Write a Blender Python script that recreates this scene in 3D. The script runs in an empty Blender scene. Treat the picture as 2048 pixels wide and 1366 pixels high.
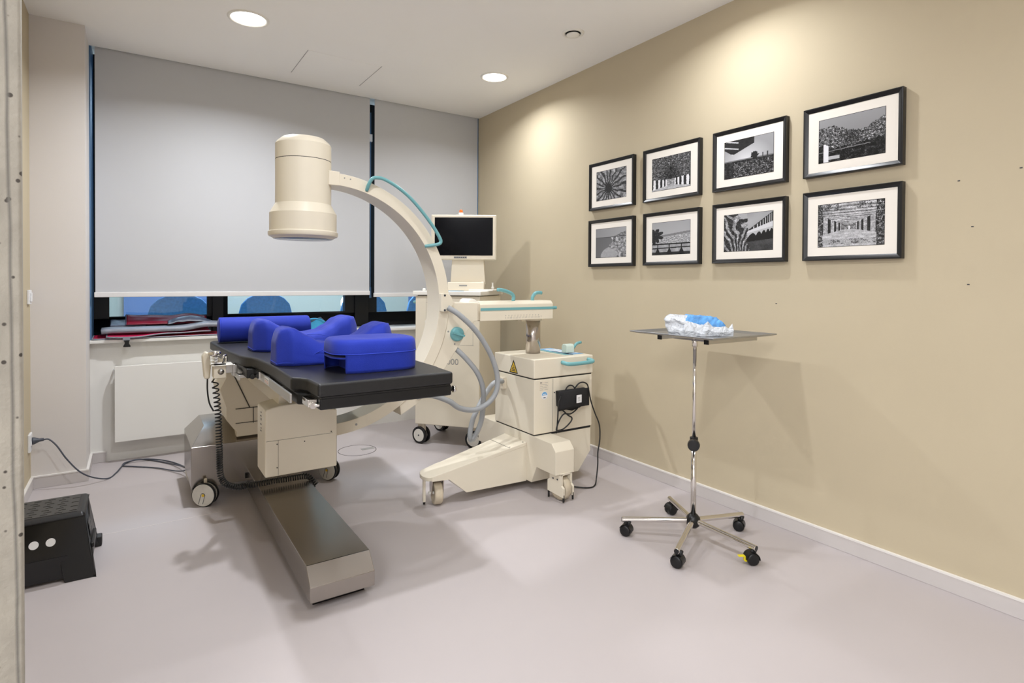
import bpy, bmesh, math, random
from mathutils import Vector, Matrix, noise
random.seed(7)
S = bpy.context.scene
COL = S.collection
PI = math.pi
R = math.radians

# ------------------------------------------------------------------ camera
def make_camera():
    yaw, pit, rol = 0.58626, -0.012462, 0.0055868
    F = Vector((math.sin(yaw)*math.cos(pit), math.cos(yaw)*math.cos(pit), math.sin(pit)))
    R0 = Vector((math.cos(yaw), -math.sin(yaw), 0)); U0 = R0.cross(F)
    Rt = R0*math.cos(rol) + U0*math.sin(rol); U = -R0*math.sin(rol) + U0*math.cos(rol)
    cd = bpy.data.cameras.new('camera'); cam = bpy.data.objects.new('camera', cd)
    COL.objects.link(cam)
    m = Matrix(((Rt.x, U.x, -F.x, 0), (Rt.y, U.y, -F.y, 0), (Rt.z, U.z, -F.z, 1.2), (0, 0, 0, 1)))
    cam.matrix_world = m
    cd.sensor_width = 36; cd.lens = 36*1140.34/2048
    cd.shift_y = -(683-577.97)/2048
    cd.clip_start = 0.02; cd.clip_end = 60
    S.camera = cam
make_camera()

# ------------------------------------------------------------------ world, exposure
w = bpy.data.worlds.new('night_outside'); S.world = w; w.use_nodes = True
w.node_tree.nodes['Background'].inputs[0].default_value = (0.20, 0.26, 0.36, 1)
w.node_tree.nodes['Background'].inputs[1].default_value = 0.12
S.view_settings.view_transform = 'Standard'; S.view_settings.look = 'None'
S.view_settings.exposure = 0.07; S.view_settings.gamma = 1.0; S.view_settings.use_curve_mapping = False
LAMP_SPREAD = 152
LAMP_W = 14.6          # power of each ceiling downlight
LAMP_COL = (0.915, 0.945, 1.0)

# ------------------------------------------------------------------ materials
def lin(c):
    return tuple(((v/255)/12.92 if v/255 <= 0.04045 else ((v/255+0.055)/1.055)**2.4) for v in c)
MATS = {}
def mat(name, rgb, rough=0.5, metal=0.0, spec=0.5, noise_amt=0.0, noise_scale=8.0, bump=0.0, bump_scale=60.0,
        emit=None, estr=0.0, trans=0.0, coat=0.0, alpha=1.0, stretch=None, rough_var=0.0, sheen=0.0):
    if name in MATS: return MATS[name]
    m = bpy.data.materials.new(name); m.use_nodes = True
    nt = m.node_tree; b = nt.nodes['Principled BSDF']; L = nt.links
    col = (*lin(rgb), 1)
    b.inputs['Base Color'].default_value = col
    b.inputs['Roughness'].default_value = rough; b.inputs['Metallic'].default_value = metal
    b.inputs['Specular IOR Level'].default_value = spec
    b.inputs['Transmission Weight'].default_value = trans; b.inputs['Coat Weight'].default_value = coat
    b.inputs['Alpha'].default_value = alpha; b.inputs['Sheen Weight'].default_value = sheen
    if emit: b.inputs['Emission Color'].default_value = (*lin(emit), 1); b.inputs['Emission Strength'].default_value = estr
    tc = nt.nodes.new('ShaderNodeTexCoord'); mp = nt.nodes.new('ShaderNodeMapping')
    L.new(tc.outputs['Object'], mp.inputs[0])
    if stretch: mp.inputs['Scale'].default_value = stretch
    nz = nt.nodes.new('ShaderNodeTexNoise'); nz.inputs['Scale'].default_value = noise_scale; nz.inputs['Detail'].default_value = 5
    L.new(mp.outputs[0], nz.inputs['Vector'])
    if noise_amt > 0:
        mx = nt.nodes.new('ShaderNodeMix'); mx.data_type = 'RGBA'; mx.inputs[0].default_value = 1
        rp = nt.nodes.new('ShaderNodeValToRGB')
        rp.color_ramp.elements[0].position = 0.3; rp.color_ramp.elements[1].position = 0.7
        rp.color_ramp.elements[0].color = tuple(v*(1-noise_amt) for v in col[:3])+(1,)
        rp.color_ramp.elements[1].color = tuple(min(1, v*(1+noise_amt)) for v in col[:3])+(1,)
        L.new(nz.outputs[0], rp.inputs[0]); L.new(rp.outputs[0], b.inputs['Base Color'])
        nt.nodes.remove(mx)
    if rough_var > 0:
        mr = nt.nodes.new('ShaderNodeMapRange'); mr.inputs[3].default_value = max(0, rough-rough_var); mr.inputs[4].default_value = rough+rough_var
        L.new(nz.outputs[0], mr.inputs[0]); L.new(mr.outputs[0], b.inputs['Roughness'])
    if bump > 0:
        n2 = nt.nodes.new('ShaderNodeTexNoise'); n2.inputs['Scale'].default_value = bump_scale; n2.inputs['Detail'].default_value = 4
        L.new(mp.outputs[0], n2.inputs['Vector'])
        bp = nt.nodes.new('ShaderNodeBump'); bp.inputs['Strength'].default_value = bump; bp.inputs['Distance'].default_value = 0.01
        L.new(n2.outputs[0], bp.inputs['Height']); L.new(bp.outputs[0], b.inputs['Normal'])
    MATS[name] = m; return m

M_wall = mat('painted_tan_wall', (196, 183, 156), 0.75, spec=0.25, noise_amt=0.015, noise_scale=3, bump=0.03, bump_scale=250)
M_white = mat('painted_white_wall', (224, 219, 215), 0.75, spec=0.25, noise_amt=0.01, noise_scale=2, bump=0.03, bump_scale=200)
M_white2 = mat('painted_cool_white', (232, 230, 224), 0.6, spec=0.3)
M_ceil = mat('ceiling_plaster', (250, 248, 244), 0.9, spec=0.1, noise_amt=0.01, noise_scale=1.5)
M_floor = mat('grey_vinyl_floor', (188, 180, 179), 0.42, spec=0.35, noise_amt=0.03, noise_scale=1.3, bump=0.02, bump_scale=400)
M_base = mat('white_skirting', (234, 230, 225), 0.35)
M_cream = mat('cream_enamel', (229, 220, 200), 0.32, spec=0.5, noise_amt=0.012, noise_scale=3)
M_cream2 = mat('cream_plastic', (226, 216, 196), 0.45, spec=0.4)
M_whitep = mat('white_enamel', (240, 237, 228), 0.3)
M_teal = mat('teal_plastic', (112, 170, 174), 0.35)
M_steel = mat('brushed_steel', (168, 162, 155), 0.24, metal=1, noise_scale=2.2, rough_var=0.07)
M_steel_d = mat('brushed_steel_column', (188, 180, 172), 0.2, metal=1)
M_chrome = mat('chrome', (225, 222, 218), 0.08, metal=1)
M_alu = mat('rail_aluminium', (190, 188, 184), 0.35, metal=1)
M_black = mat('black_plastic', (22, 22, 23), 0.35, spec=0.4)
M_blackf = mat('black_frame_metal', (18, 18, 19), 0.4, spec=0.4)
M_leather = mat('black_upholstery', (29, 29, 30), 0.42, spec=0.45, noise_amt=0.08, noise_scale=40, bump=0.10, bump_scale=500)
M_blue = mat('royal_blue_fabric', (38, 58, 172), 0.65, spec=0.2, noise_amt=0.05, noise_scale=14, bump=0.10, bump_scale=350, sheen=0.1)
M_blue2 = mat('royal_blue_piping', (54, 76, 196), 0.6, spec=0.25)
M_greyhose = mat('grey_hose', (160, 163, 165), 0.4)
M_greyp = mat('dark_grey_cable', (72, 76, 86), 0.45)
M_blackc = mat('black_cable', (20, 21, 22), 0.4)
M_screen = mat('monitor_glass', (3, 3, 8), 0.15, spec=0.12)
M_blind = mat('grey_blind_fabric', (200, 201, 203), 0.75, spec=0.2, noise_amt=0.012, noise_scale=2, bump=0.03, bump_scale=900)
M_blindrail = mat('white_blind_rail', (228, 226, 224), 0.4)
M_slate = mat('slate_blue_tint', (92, 128, 165), 0.4)  # outside light painted blue on the window sides; the cord shares it
M_mag = mat('magenta_vinyl', (190, 28, 66), 0.35, noise_amt=0.12, noise_scale=9, bump=0.1, bump_scale=30)
M_dmag = mat('dark_magenta_vinyl', (128, 14, 40), 0.35, noise_amt=0.12, noise_scale=9, bump=0.1, bump_scale=30)
M_gvin = mat('grey_vinyl', (140, 145, 155), 0.4, noise_amt=0.12, noise_scale=12, bump=0.2, bump_scale=25)
M_gvind = mat('slate_vinyl', (78, 86, 104), 0.4, noise_amt=0.12, noise_scale=12, bump=0.2, bump_scale=25)
M_cyan = mat('cyan_fabric', (60, 160, 205), 0.5, noise_amt=0.1, noise_scale=20)
M_yel = mat('yellow_plastic', (240, 220, 20), 0.4)
M_yel2 = mat('warning_yellow', (236, 196, 48), 0.5)
M_or = mat('orange_lens', (235, 110, 20), 0.3)
M_ink = mat('dark_ink', (60, 62, 68), 0.6)
M_ink2 = mat('grey_ink', (150, 148, 144), 0.6)
M_paper = mat('white_label', (236, 236, 236), 0.5)
M_lblue = mat('light_blue_label', (110, 170, 215), 0.5)
M_mat = mat('cream_picture_mat', (238, 232, 222), 0.85, spec=0.1)
M_frame = mat('black_lacquer_frame', (20, 20, 21), 0.30, spec=0.5)
M_wheel = mat('white_wheel', (222, 218, 208), 0.4, noise_amt=0.04, noise_scale=30)
M_wheelp = mat('worn_cream_tyre', (205, 192, 168), 0.5, noise_amt=0.15, noise_scale=20)
M_dark = mat('dark_recess', (26, 27, 30), 0.7)
M_groove = mat('dark_joint_gap', (70, 66, 60), 0.8)  # dark colour of joints and grooves
M_hall = mat('hall_white', (238, 236, 232), 0.8, spec=0.2)
M_cloth = mat('blue_drape_cloth', (96, 160, 226), 0.7, noise_amt=0.38, noise_scale=26, stretch=(0.6, 2.2, 1), bump=0.35, bump_scale=45)
M_chair = mat('blue_chair_fabric', (96, 160, 214), 0.7, noise_amt=0.12, noise_scale=60)
M_out = mat('corridor_wall', (190, 190, 175), 0.8)
M_outblue = mat('blue_door', (90, 120, 165), 0.6)
M_outfloor = mat('corridor_floor', (120, 118, 112), 0.5)
M_emit = mat('lamp_glow', (255, 250, 242), 0.5, emit=(255, 247, 236), estr=9.0)
M_refl = mat('lamp_reflector', (235, 235, 235), 0.18, metal=1)

def concrete():
    m = mat('cast_concrete', (158, 152, 140), 0.7, spec=0.3, noise_amt=0.16, noise_scale=9, bump=0.3, bump_scale=60)
    nt = m.node_tree; L = nt.links; b = nt.nodes['Principled BSDF']
    src = b.inputs['Base Color'].links[0].from_socket
    tc = nt.nodes.new('ShaderNodeTexCoord')
    vo = nt.nodes.new('ShaderNodeTexVoronoi'); vo.inputs['Scale'].default_value = 38; vo.inputs['Randomness'].default_value = 1
    L.new(tc.outputs['Object'], vo.inputs['Vector'])
    n3 = nt.nodes.new('ShaderNodeTexNoise'); n3.inputs['Scale'].default_value = 12; L.new(tc.outputs['Object'], n3.inputs['Vector'])
    sub = nt.nodes.new('ShaderNodeMath'); sub.operation = 'MULTIPLY_ADD'; L.new(n3.outputs[0], sub.inputs[0]); sub.inputs[1].default_value = -0.22
    L.new(vo.outputs['Distance'], sub.inputs[2])
    rp = nt.nodes.new('ShaderNodeValToRGB'); rp.color_ramp.elements[0].position = 0.0; rp.color_ramp.elements[1].position = 0.05
    L.new(sub.outputs[0], rp.inputs[0])
    mx = nt.nodes.new('ShaderNodeMix'); mx.data_type = 'RGBA'; L.new(rp.outputs[0], mx.inputs[0])
    mx.inputs[6].default_value = (0.07, 0.06, 0.05, 1); L.new(src, mx.inputs[7])
    # long slanted form-work scar
    sx = nt.nodes.new('ShaderNodeSeparateXYZ'); L.new(tc.outputs['Object'], sx.inputs[0])
    a = nt.nodes.new('ShaderNodeMath'); a.operation = 'MULTIPLY_ADD'; L.new(sx.outputs[2], a.inputs[0]); a.inputs[1].default_value = 0.011
    L.new(sx.outputs[0], a.inputs[2])
    n4 = nt.nodes.new('ShaderNodeTexNoise'); n4.inputs['Scale'].default_value = 4; L.new(tc.outputs['Object'], n4.inputs['Vector'])
    a2 = nt.nodes.new('ShaderNodeMath'); a2.operation = 'MULTIPLY_ADD'; L.new(n4.outputs[0], a2.inputs[0]); a2.inputs[1].default_value = 0.012; L.new(a.outputs[0], a2.inputs[2])
    a3 = nt.nodes.new('ShaderNodeMath'); a3.operation = 'SUBTRACT'; L.new(a2.outputs[0], a3.inputs[0]); a3.inputs[1].default_value = 0.0035
    a4 = nt.nodes.new('ShaderNodeMath'); a4.operation = 'ABSOLUTE'; L.new(a3.outputs[0], a4.inputs[0])
    r2 = nt.nodes.new('ShaderNodeValToRGB'); r2.color_ramp.elements[0].position = 0.0003; r2.color_ramp.elements[1].position = 0.0016
    L.new(a4.outputs[0], r2.inputs[0])
    m2 = nt.nodes.new('ShaderNodeMix'); m2.data_type = 'RGBA'; L.new(r2.outputs[0], m2.inputs[0])
    m2.inputs[6].default_value = (0.16, 0.15, 0.13, 1); L.new(mx.outputs[2], m2.inputs[7])
    L.new(m2.outputs[2], b.inputs['Base Color'])
    return m
M_conc = concrete()

def glass_mat():
    m = bpy.data.materials.new('window_glass'); m.use_nodes = True; nt = m.node_tree
    nt.nodes.clear(); o = nt.nodes.new('ShaderNodeOutputMaterial'); mix = nt.nodes.new('ShaderNodeMixShader')
    t = nt.nodes.new('ShaderNodeBsdfTransparent'); g = nt.nodes.new('ShaderNodeBsdfGlossy'); g.inputs['Roughness'].default_value = 0.02
    t.inputs[0].default_value = (0.85, 0.93, 1, 1)
    fr = nt.nodes.new('ShaderNodeFresnel'); fr.inputs[0].default_value = 1.5
    nt.links.new(fr.outputs[0], mix.inputs[0]); nt.links.new(t.outputs[0], mix.inputs[1]); nt.links.new(g.outputs[0], mix.inputs[2])
    nt.links.new(mix.outputs[0], o.inputs[0]); return m
M_glass = glass_mat()
def bag_mat():
    m = bpy.data.materials.new('clear_plastic_film'); m.use_nodes = True; nt = m.node_tree
    b = nt.nodes['Principled BSDF']; b.inputs['Base Color'].default_value = (0.66, 0.69, 0.73, 1); b.inputs['Roughness'].default_value = 0.18
    tc = nt.nodes.new('ShaderNodeTexCoord'); n = nt.nodes.new('ShaderNodeTexNoise'); n.inputs['Scale'].default_value = 22; n.inputs['Detail'].default_value = 3
    n.inputs['Distortion'].default_value = 1.5
    nt.links.new(tc.outputs['Object'], n.inputs['Vector']); bp = nt.nodes.new('ShaderNodeBump'); bp.inputs['Strength'].default_value = 0.9; bp.inputs['Distance'].default_value = 0.02
    nt.links.new(n.outputs[0], bp.inputs['Height']); nt.links.new(bp.outputs[0], b.inputs['Normal'])
    return m
M_bag = bag_mat()
def vcol_mat():
    m = bpy.data.materials.new('monochrome_print'); m.use_nodes = True; nt = m.node_tree
    b = nt.nodes['Principled BSDF']; b.inputs['Roughness'].default_value = 0.35; b.inputs['Specular IOR Level'].default_value = 0.3
    a = nt.nodes.new('ShaderNodeVertexColor'); a.layer_name = 'print'
    nt.links.new(a.outputs[0], b.inputs['Base Color']); return m
M_print = vcol_mat()

# ------------------------------------------------------------------ mesh builder
class MB:
    def __init__(s): s.v = []; s.f = []; s.m = []; s.mats = []; s.sm = []
    def _mi(s, m):
        if m is None: return 0
        if m not in s.mats: s.mats.append(m)
        return s.mats.index(m)
    def add(s, vs, fs, m=None, smooth=False, M=None):
        o = len(s.v); mi = s._mi(m)
        for v in vs:
            v = Vector(v)
            if M is not None: v = M @ v
            s.v.append(v)
        for f in fs: s.f.append([i+o for i in f]); s.m.append(mi); s.sm.append(smooth)
        return s
    def box(s, a, b, m=None, M=None):
        x0, y0, z0 = [min(p, q) for p, q in zip(a, b)]; x1, y1, z1 = [max(p, q) for p, q in zip(a, b)]
        vs = [(x0,y0,z0),(x1,y0,z0),(x1,y1,z0),(x0,y1,z0),(x0,y0,z1),(x1,y0,z1),(x1,y1,z1),(x0,y1,z1)]
        return s.add(vs, [(0,3,2,1),(4,5,6,7),(0,1,5,4),(1,2,6,5),(2,3,7,6),(3,0,4,7)], m, M=M)
    def prism(s, pts, axis, a, b, m=None, smooth=False, M=None, pts2=None):
        # pts: 2-d polygon; axis: extruded axis. 'Y': pts=(x,z); 'Z': pts=(x,y); 'X': pts=(y,z)
        def P(p, t): return {'X': (t, p[0], p[1]), 'Y': (p[0], t, p[1]), 'Z': (p[0], p[1], t)}[axis]
        n = len(pts); q = pts2 or pts
        vs = [P(p, a) for p in pts] + [P(p, b) for p in q]
        o = len(s.v); s.add(vs, [tuple(range(n)), tuple(range(2*n-1, n-1, -1))], m, M=M)
        mi = s._mi(m)
        for i in range(n):
            j = (i+1) % n; s.f.append([o+i, o+n+i, o+n+j, o+j]); s.m.append(mi); s.sm.append(smooth)
        return s
    def cyl(s, p, q, r, r2=None, n=24, m=None, M=None, smooth=True):
        p = Vector(p); q = Vector(q); r2 = r if r2 is None else r2
        d = (q-p).normalized(); u = d.orthogonal().normalized(); w_ = d.cross(u)
        vs = []
        for c, rr in ((p, r), (q, r2)):
            for i in range(n):
                a = 2*PI*i/n; vs.append(c + (u*math.cos(a) + w_*math.sin(a))*rr)
        o = len(s.v); s.add(vs, [tuple(range(n-1, -1, -1)), tuple(range(n, 2*n))], m, M=M); mi = s._mi(m)
        for i in range(n):
            j = (i+1) % n; s.f.append([o+i, o+j, o+n+j, o+n+i]); s.m.append(mi); s.sm.append(smooth)
        return s
    def lathe(s, prof, c, axis=(0,0,1), n=48, m=None, M=None):
        # prof: list of (r, h)
        d = Vector(axis).normalized(); u = d.orthogonal().normalized(); w_ = d.cross(u); c = Vector(c)
        vs = []
        for r, h in prof:
            for i in range(n):
                a = 2*PI*i/n; vs.append(c + d*h + (u*math.cos(a)+w_*math.sin(a))*max(r, 1e-5))
        fs = []
        for k in range(len(prof)-1):
            for i in range(n):
                j = (i+1) % n; fs.append((k*n+i, k*n+j, (k+1)*n+j, (k+1)*n+i))
        return s.add(vs, fs, m, True, M)
    def tube(s, pts, r, n=10, m=None, closed=False, rf=None, M=None):
        pts = [Vector(p) for p in pts]; N = len(pts); vs = []
        up = None
        for i, p in enumerate(pts):
            t = (pts[min(i+1, N-1)] - pts[max(i-1, 0)]).normalized()
            if up is None: up = t.orthogonal().normalized()
            up = (up - t*up.dot(t)); up = up.normalized() if up.length > 1e-6 else t.orthogonal().normalized()
            w_ = t.cross(up); rr = rf(i, N) if rf else r
            for k in range(n):
                a = 2*PI*k/n; vs.append(p + (up*math.cos(a)+w_*math.sin(a))*rr)
        fs = [(i*n+k, i*n+(k+1) % n, (i+1)*n+(k+1) % n, (i+1)*n+k) for i in range(N-1) for k in range(n)]
        fs += [tuple(range(n-1, -1, -1)), tuple(range((N-1)*n, N*n))]
        return s.add(vs, fs, m, True, M)
    def grid(s, fn, nu, nv, m=None, smooth=True, M=None, thick=None):
        vs = [fn(i/nu, j/nv) for j in range(nv+1) for i in range(nu+1)]
        fs = [(j*(nu+1)+i, j*(nu+1)+i+1, (j+1)*(nu+1)+i+1, (j+1)*(nu+1)+i) for j in range(nv) for i in range(nu)]
        return s.add(vs, fs, m, smooth, M)
    def sphere(s, c, r, m=None, nu=16, nv=10, sc=(1,1,1)):
        c = Vector(c)
        prof = [(r*math.sin(PI*k/nv), -r*math.cos(PI*k/nv)) for k in range(nv+1)]
        o = len(s.v); s.lathe(prof, (0,0,0), n=nu, m=m)
        for i in range(o, len(s.v)): v = s.v[i]; s.v[i] = Vector((v.x*sc[0], v.y*sc[1], v.z*sc[2])) + c
        return s

def spline(pts, k=8):
    P = [Vector(p) for p in pts]; P = [P[0]*2-P[1]] + P + [P[-1]*2-P[-2]]; out = []
    for i in range(1, len(P)-2):
        a, b, c, d = P[i-1:i+3]
        for j in range(k):
            t = j/k
            out.append(0.5*((2*b)+(c-a)*t+(2*a-5*b+4*c-d)*t*t+(3*b-a-3*c+d)*t**3))
    out.append(P[-2]); return out

def obj(name, mb, m=None, parent=None, bevel=0.0, seg=2, kind=None, label=None, smooth=None, subsurf=0, loc=None):
    """link mb as one mesh object. vertices are in the parent's frame"""
    me = bpy.data.meshes.new(name); me.from_pydata([tuple(v) for v in mb.v], [], mb.f)
    mats = mb.mats if mb.mats else [m]
    for x in mats: me.materials.append(x if x is not None else m)
    for p, mi, sm in zip(me.polygons, mb.m, mb.sm): p.material_index = mi; p.use_smooth = sm if smooth is None else smooth
    bm = bmesh.new(); bm.from_mesh(me); bmesh.ops.remove_doubles(bm, verts=bm.verts, dist=1e-6)
    bmesh.ops.recalc_face_normals(bm, faces=bm.faces); bm.to_mesh(me); bm.free()
    o = bpy.data.objects.new(name, me); COL.objects.link(o)
    if parent is not None: o.parent = parent
    if loc: o.location = loc
    if bevel > 0:
        b = o.modifiers.new('bevel', 'BEVEL'); b.width = bevel; b.segments = seg; b.limit_method = 'ANGLE'; b.angle_limit = R(32)
        b.harden_normals = False
        for p in me.polygons: p.use_smooth = True
        e = o.modifiers.new('wn', 'WEIGHTED_NORMAL'); e.keep_sharp = True
    if subsurf: q = o.modifiers.new('sub', 'SUBSURF'); q.levels = subsurf; q.render_levels = subsurf
    if kind: o['kind'] = kind
    if label: o['label'] = label
    return o
def thing(name, label, cat, loc=(0,0,0), rotz=0, group=None):
    o = bpy.data.objects.new(name, None); COL.objects.link(o); o.empty_display_size = 0.1
    o.location = loc; o.rotation_euler = (0, 0, rotz); o['label'] = label; o['category'] = cat
    if group: o['group'] = group
    return o
def tag(o, label, cat, group=None):
    o['label'] = label; o['category'] = cat
    if group: o['group'] = group
    return o
def struct(name, mb, m, bevel=0): return obj(name, mb, m, bevel=bevel, kind='structure')
def W(t, mb):
    """world-coordinate builder -> frame of an unrotated thing"""
    l = Vector(t.location)
    mb.v = [v - l for v in mb.v]; return mb
def text_mesh(body, size, m, M, depth=0.0005):
    cu = bpy.data.curves.new('txt', 'FONT'); cu.body = body; cu.size = size; cu.extrude = depth; cu.align_x = 'CENTER'; cu.align_y = 'CENTER'
    o = bpy.data.objects.new('txt', cu); COL.objects.link(o)
    bpy.context.view_layer.update()
    me = bpy.data.meshes.new_from_object(o.evaluated_get(bpy.context.evaluated_depsgraph_get()))
    mb = MB(); mb.add([v.co for v in me.vertices], [tuple(p.vertices) for p in me.polygons], m, M=M)
    bpy.data.objects.remove(o); return mb
def face_M(loc, nx, ny):
    """local x along wall, local y up, local z = outward normal (nx,ny)"""
    z = Vector((nx, ny, 0)).normalized(); x = Vector((0,0,1)).cross(z); y = Vector((0,0,1))
    m = Matrix((x, y, z)).transposed().to_4x4(); m.translation = Vector(loc); return m

# ------------------------------------------------------------------ room
XR, HC = 2.657, 2.70
XL = -0.49
struct('floor', MB().box((-3.2, -3.0, -0.1), (XR+0.2, 4.70, 0)), M_floor)
struct('ceiling', MB().box((-3.2, -3.0, HC), (XR+0.2, 4.56, HC+0.12)).box((-3.2, 4.56, HC+0.10), (XR+0.2, 5.0, HC+0.2)), M_ceil)
struct('wall_right', MB().box((XR, -3.0, 0), (XR+0.15, 5.0, HC+0.2)), M_wall)
struct('wall_rear', MB().box((-3.2, -3.1, 0), (XR+0.15, -3.0, HC)), M_hall)
struct('wall_hall', MB().box((-3.3, -3.0, 0), (-3.2, 1.65, HC)), M_hall)
struct('wall_partition', MB().box((-3.2, 1.6, 0), (-0.75, 1.7, HC)), M_hall)
struct('wall_left', MB().box((XL-0.15, 1.7, 0), (XL, 4.22, HC)), M_wall)
struct('wall_back_left', MB().box((XL-0.15, 4.22, 0), (-0.236, 5.0, HC)), M_white)
struct('wall_back', MB().box((-0.236, 4.60, 0), (XR, 5.0, 0.79)), M_white2)
pil = struct('wall_concrete_pillar', MB().box((-0.62, 0, 0), (0, 0.40, HC)), M_conc, bevel=0.006)
pil.location = (-0.1610, 1.30, 0); pil.rotation_euler = (0, 0, R(6.9))
# skirting boards
M_cove = mat('grey_vinyl_cove', (204, 198, 195), 0.45, noise_amt=0.02, noise_scale=2)
def skirt(name, mb):
    o = struct(name, mb, M_cove, bevel=0.002)
    cap = MB()
    for k in range(0, len(mb.v), 8):
        P = mb.v[k:k+8]; a = P[0]; b = P[6]
        cap.box((a.x-(0.0015 if a.x > 1 else 0), a.y-0.0015, 0.064), (b.x+0.0015*(a.x < 1), b.y, 0.0715))
    c = obj('top_edge', cap, M_base, o)
skirt('baseboard_right', MB().box((XR-0.012, -3.0, 0), (XR, 4.60, 0.068)))
skirt('baseboard_back_left', MB().box((XL, 4.208, 0), (-0.224, 4.22, 0.068)).box((-0.236, 4.22, 0), (-0.224, 4.588, 0.068)))
skirt('baseboard_left', MB().box((XL, 1.7, 0), (XL+0.012, 4.208, 0.068)))
skirt('baseboard_back', MB().box((-0.236, 4.588, 0), (-0.152, 4.60, 0.068)))
# faint welded seams of the vinyl floor
M_seam = mat('vinyl_seam', (222, 214, 210), 0.4)
struct('trim_floor_seam', MB().box((-0.49, 3.28, 0), (0.36, 3.283, 0.0006)), M_seam)

# window with dark frame, glass and sill
def window():
    fy = 4.88
    mb = MB()
    z0, z1 = 0.79, HC+0.05
    mb.box((-0.236, fy, z0), (XR, fy+0.06, 0.925))
    mb.box((-0.236, fy, z1-0.1), (XR, fy+0.06, z1))
    for a, b in ((-0.236, -0.142), (0.468, 0.605), (1.517, 1.80), (2.56, XR)):
        mb.box((a, fy, 0.925), (b, fy+0.06, z1-0.1))
    mb.box((0.50, fy-0.012, 0.80), (0.575, fy, z1)); mb.box((1.60, fy-0.012, 0.80), (1.72, fy, z1))
    mb.box((-0.142, fy+0.0, 0.925), (0.468, fy+0.02, 0.94)); mb.box((0.605, fy+0.0, 0.925), (1.517, fy+0.02, 0.94))
    wd = struct('window_1', mb, M_blackf, bevel=0.002)
    gl = MB()
    for a, b in ((-0.142, 0.468), (0.605, 1.517), (1.80, 2.56)): gl.box((a, fy+0.03, 0.925), (b, fy+0.036, z1-0.1))
    g = obj('window_pane', gl, M_glass, wd)
    sill = MB().box((-0.236, 4.545, 0.785), (XR-0.0, 4.88, 0.806))
    obj('window_sill', sill, M_white2, wd, bevel=0.003)
    ch = MB().box((-0.236, 4.60, 0.806), (-0.228, 4.88, HC+0.05))  # window side lit blue from outside, painted as a slate strip
    obj('blue_light_strip', ch, M_slate, wd)
    ch = MB().box((XR-0.012, 4.575, 0.806), (XR-0.001, 4.60, HC+0.05))  # right-hand strip of the same painted blue light
    obj('blue_light_strip', ch, M_slate, wd)
window()

# blinds
def blind(x0, x1, zb, label, hem):
    t = thing('roller_blind', label, 'blind', ((x0+x1)/2, 4.572, zb))
    def f(u, v): return (x0+(x1-x0)*u, 4.572+0.0015*math.sin(u*9+v*2), zb+0.03+(HC+0.05-zb-0.03)*v)
    a = MB().grid(f, 24, 8, smooth=False)
    o = obj('fabric', W(t, a), M_blind, t); sm = o.modifiers.new('sol', 'SOLIDIFY'); sm.thickness = 0.0012
    obj('bottom_rail', W(t, MB().box((x0-0.006, 4.562, zb), (x1+0.004, 4.582, zb+0.033))), M_blindrail, t, bevel=0.003)
    obj('roller_tube', W(t, MB().cyl((x0, 4.60, HC+0.06), (x1, 4.60, HC+0.06), 0.022)), M_alu, t)
blind(-0.205, 1.622, 1.085, 'wide light grey roller blind on the left, behind the drum-shaped imaging head', 0)
blind(1.665, 2.645, 1.068, 'narrower light grey roller blind at the right, in the corner beside the tan wall', 0)
t = thing('blind_cord', 'white cord weight hanging in the dark gap between the two blinds', 'blind cord', (1.648, 4.62, 1.06))
obj('cord', W(t, MB().cyl((1.648, 4.62, 1.13), (1.648, 4.62, 2.6), 0.004, n=8)), M_slate, t)
obj('tassel', W(t, MB().cyl((1.648, 4.62, 1.06), (1.648, 4.62, 1.15), 0.009, 0.006, n=12)), M_slate, t)
obj('clip', W(t, MB().box((1.636, 4.61, 2.36), (1.660, 4.63, 2.42))), M_paper, t)

# radiator
t = thing('radiator', 'flat white panel radiator on the low wall under the window sill', 'radiator', (0.5, 4.59, 0.16))
obj('panel', W(t, MB().box((-0.103, 4.500, 0.140), (1.14, 4.520, 0.636))), M_white2, t, bevel=0.003)
obj('convector', W(t, MB().box((-0.085, 4.520, 0.155), (1.125, 4.565, 0.620))), M_white2, t, bevel=0.003)
obj('valve', W(t, MB().cyl((-0.112, 4.54, 0.60), (-0.085, 4.54, 0.60), 0.016, n=16).cyl((-0.108, 4.54, 0.60), (-0.108, 4.60, 0.60), 0.006, n=10)), M_paper, t)
for bx in (0.1, 0.95): obj('mounting_bracket', W(t, MB().box((bx, 4.56, 0.2), (bx+0.03, 4.60, 0.6))), M_white2, t)

# ------------------------------------------------------------------ ceiling fittings
def downlight(x, y, r, label, glow, power=1.0):
    t = thing('ceiling_downlight', label, 'ceiling light', (x, y, HC), group=None)
    ring = MB().lathe([(r*0.93, 0.0), (r*0.93, -0.004), (r*1.02, -0.008), (r*1.1, -0.006), (r*1.14, 0.0)], (0,0,0))
    obj('trim_ring', ring, M_whitep, t)
    can = MB().lathe([(r*0.93, -0.0035), (r*0.90, -0.0030), (r*0.62, -0.0022), (r*0.5, -0.0020)], (0,0,0))
    obj('reflector', can, M_emit if glow else M_refl, t)
    obj('lamp', MB().lathe([(r*0.5, -0.0021), (0.0, -0.0022)], (0,0,0)), M_emit, t)
    ld = bpy.data.lights.new('downlight_bulb', 'AREA'); ld.shape = 'DISK'; ld.size = 0.10; ld.energy = LAMP_W*power; ld.color = LAMP_COL
    ld.spread = R(LAMP_SPREAD)
    lo = bpy.data.objects.new('bulb', ld); COL.objects.link(lo); lo.parent = t; lo.location = (0, 0, -0.012)
    return t
downlight(0.553, 3.576, 0.098, 'round recessed ceiling light above the left end of the wide blind', True, 1.65)
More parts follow.
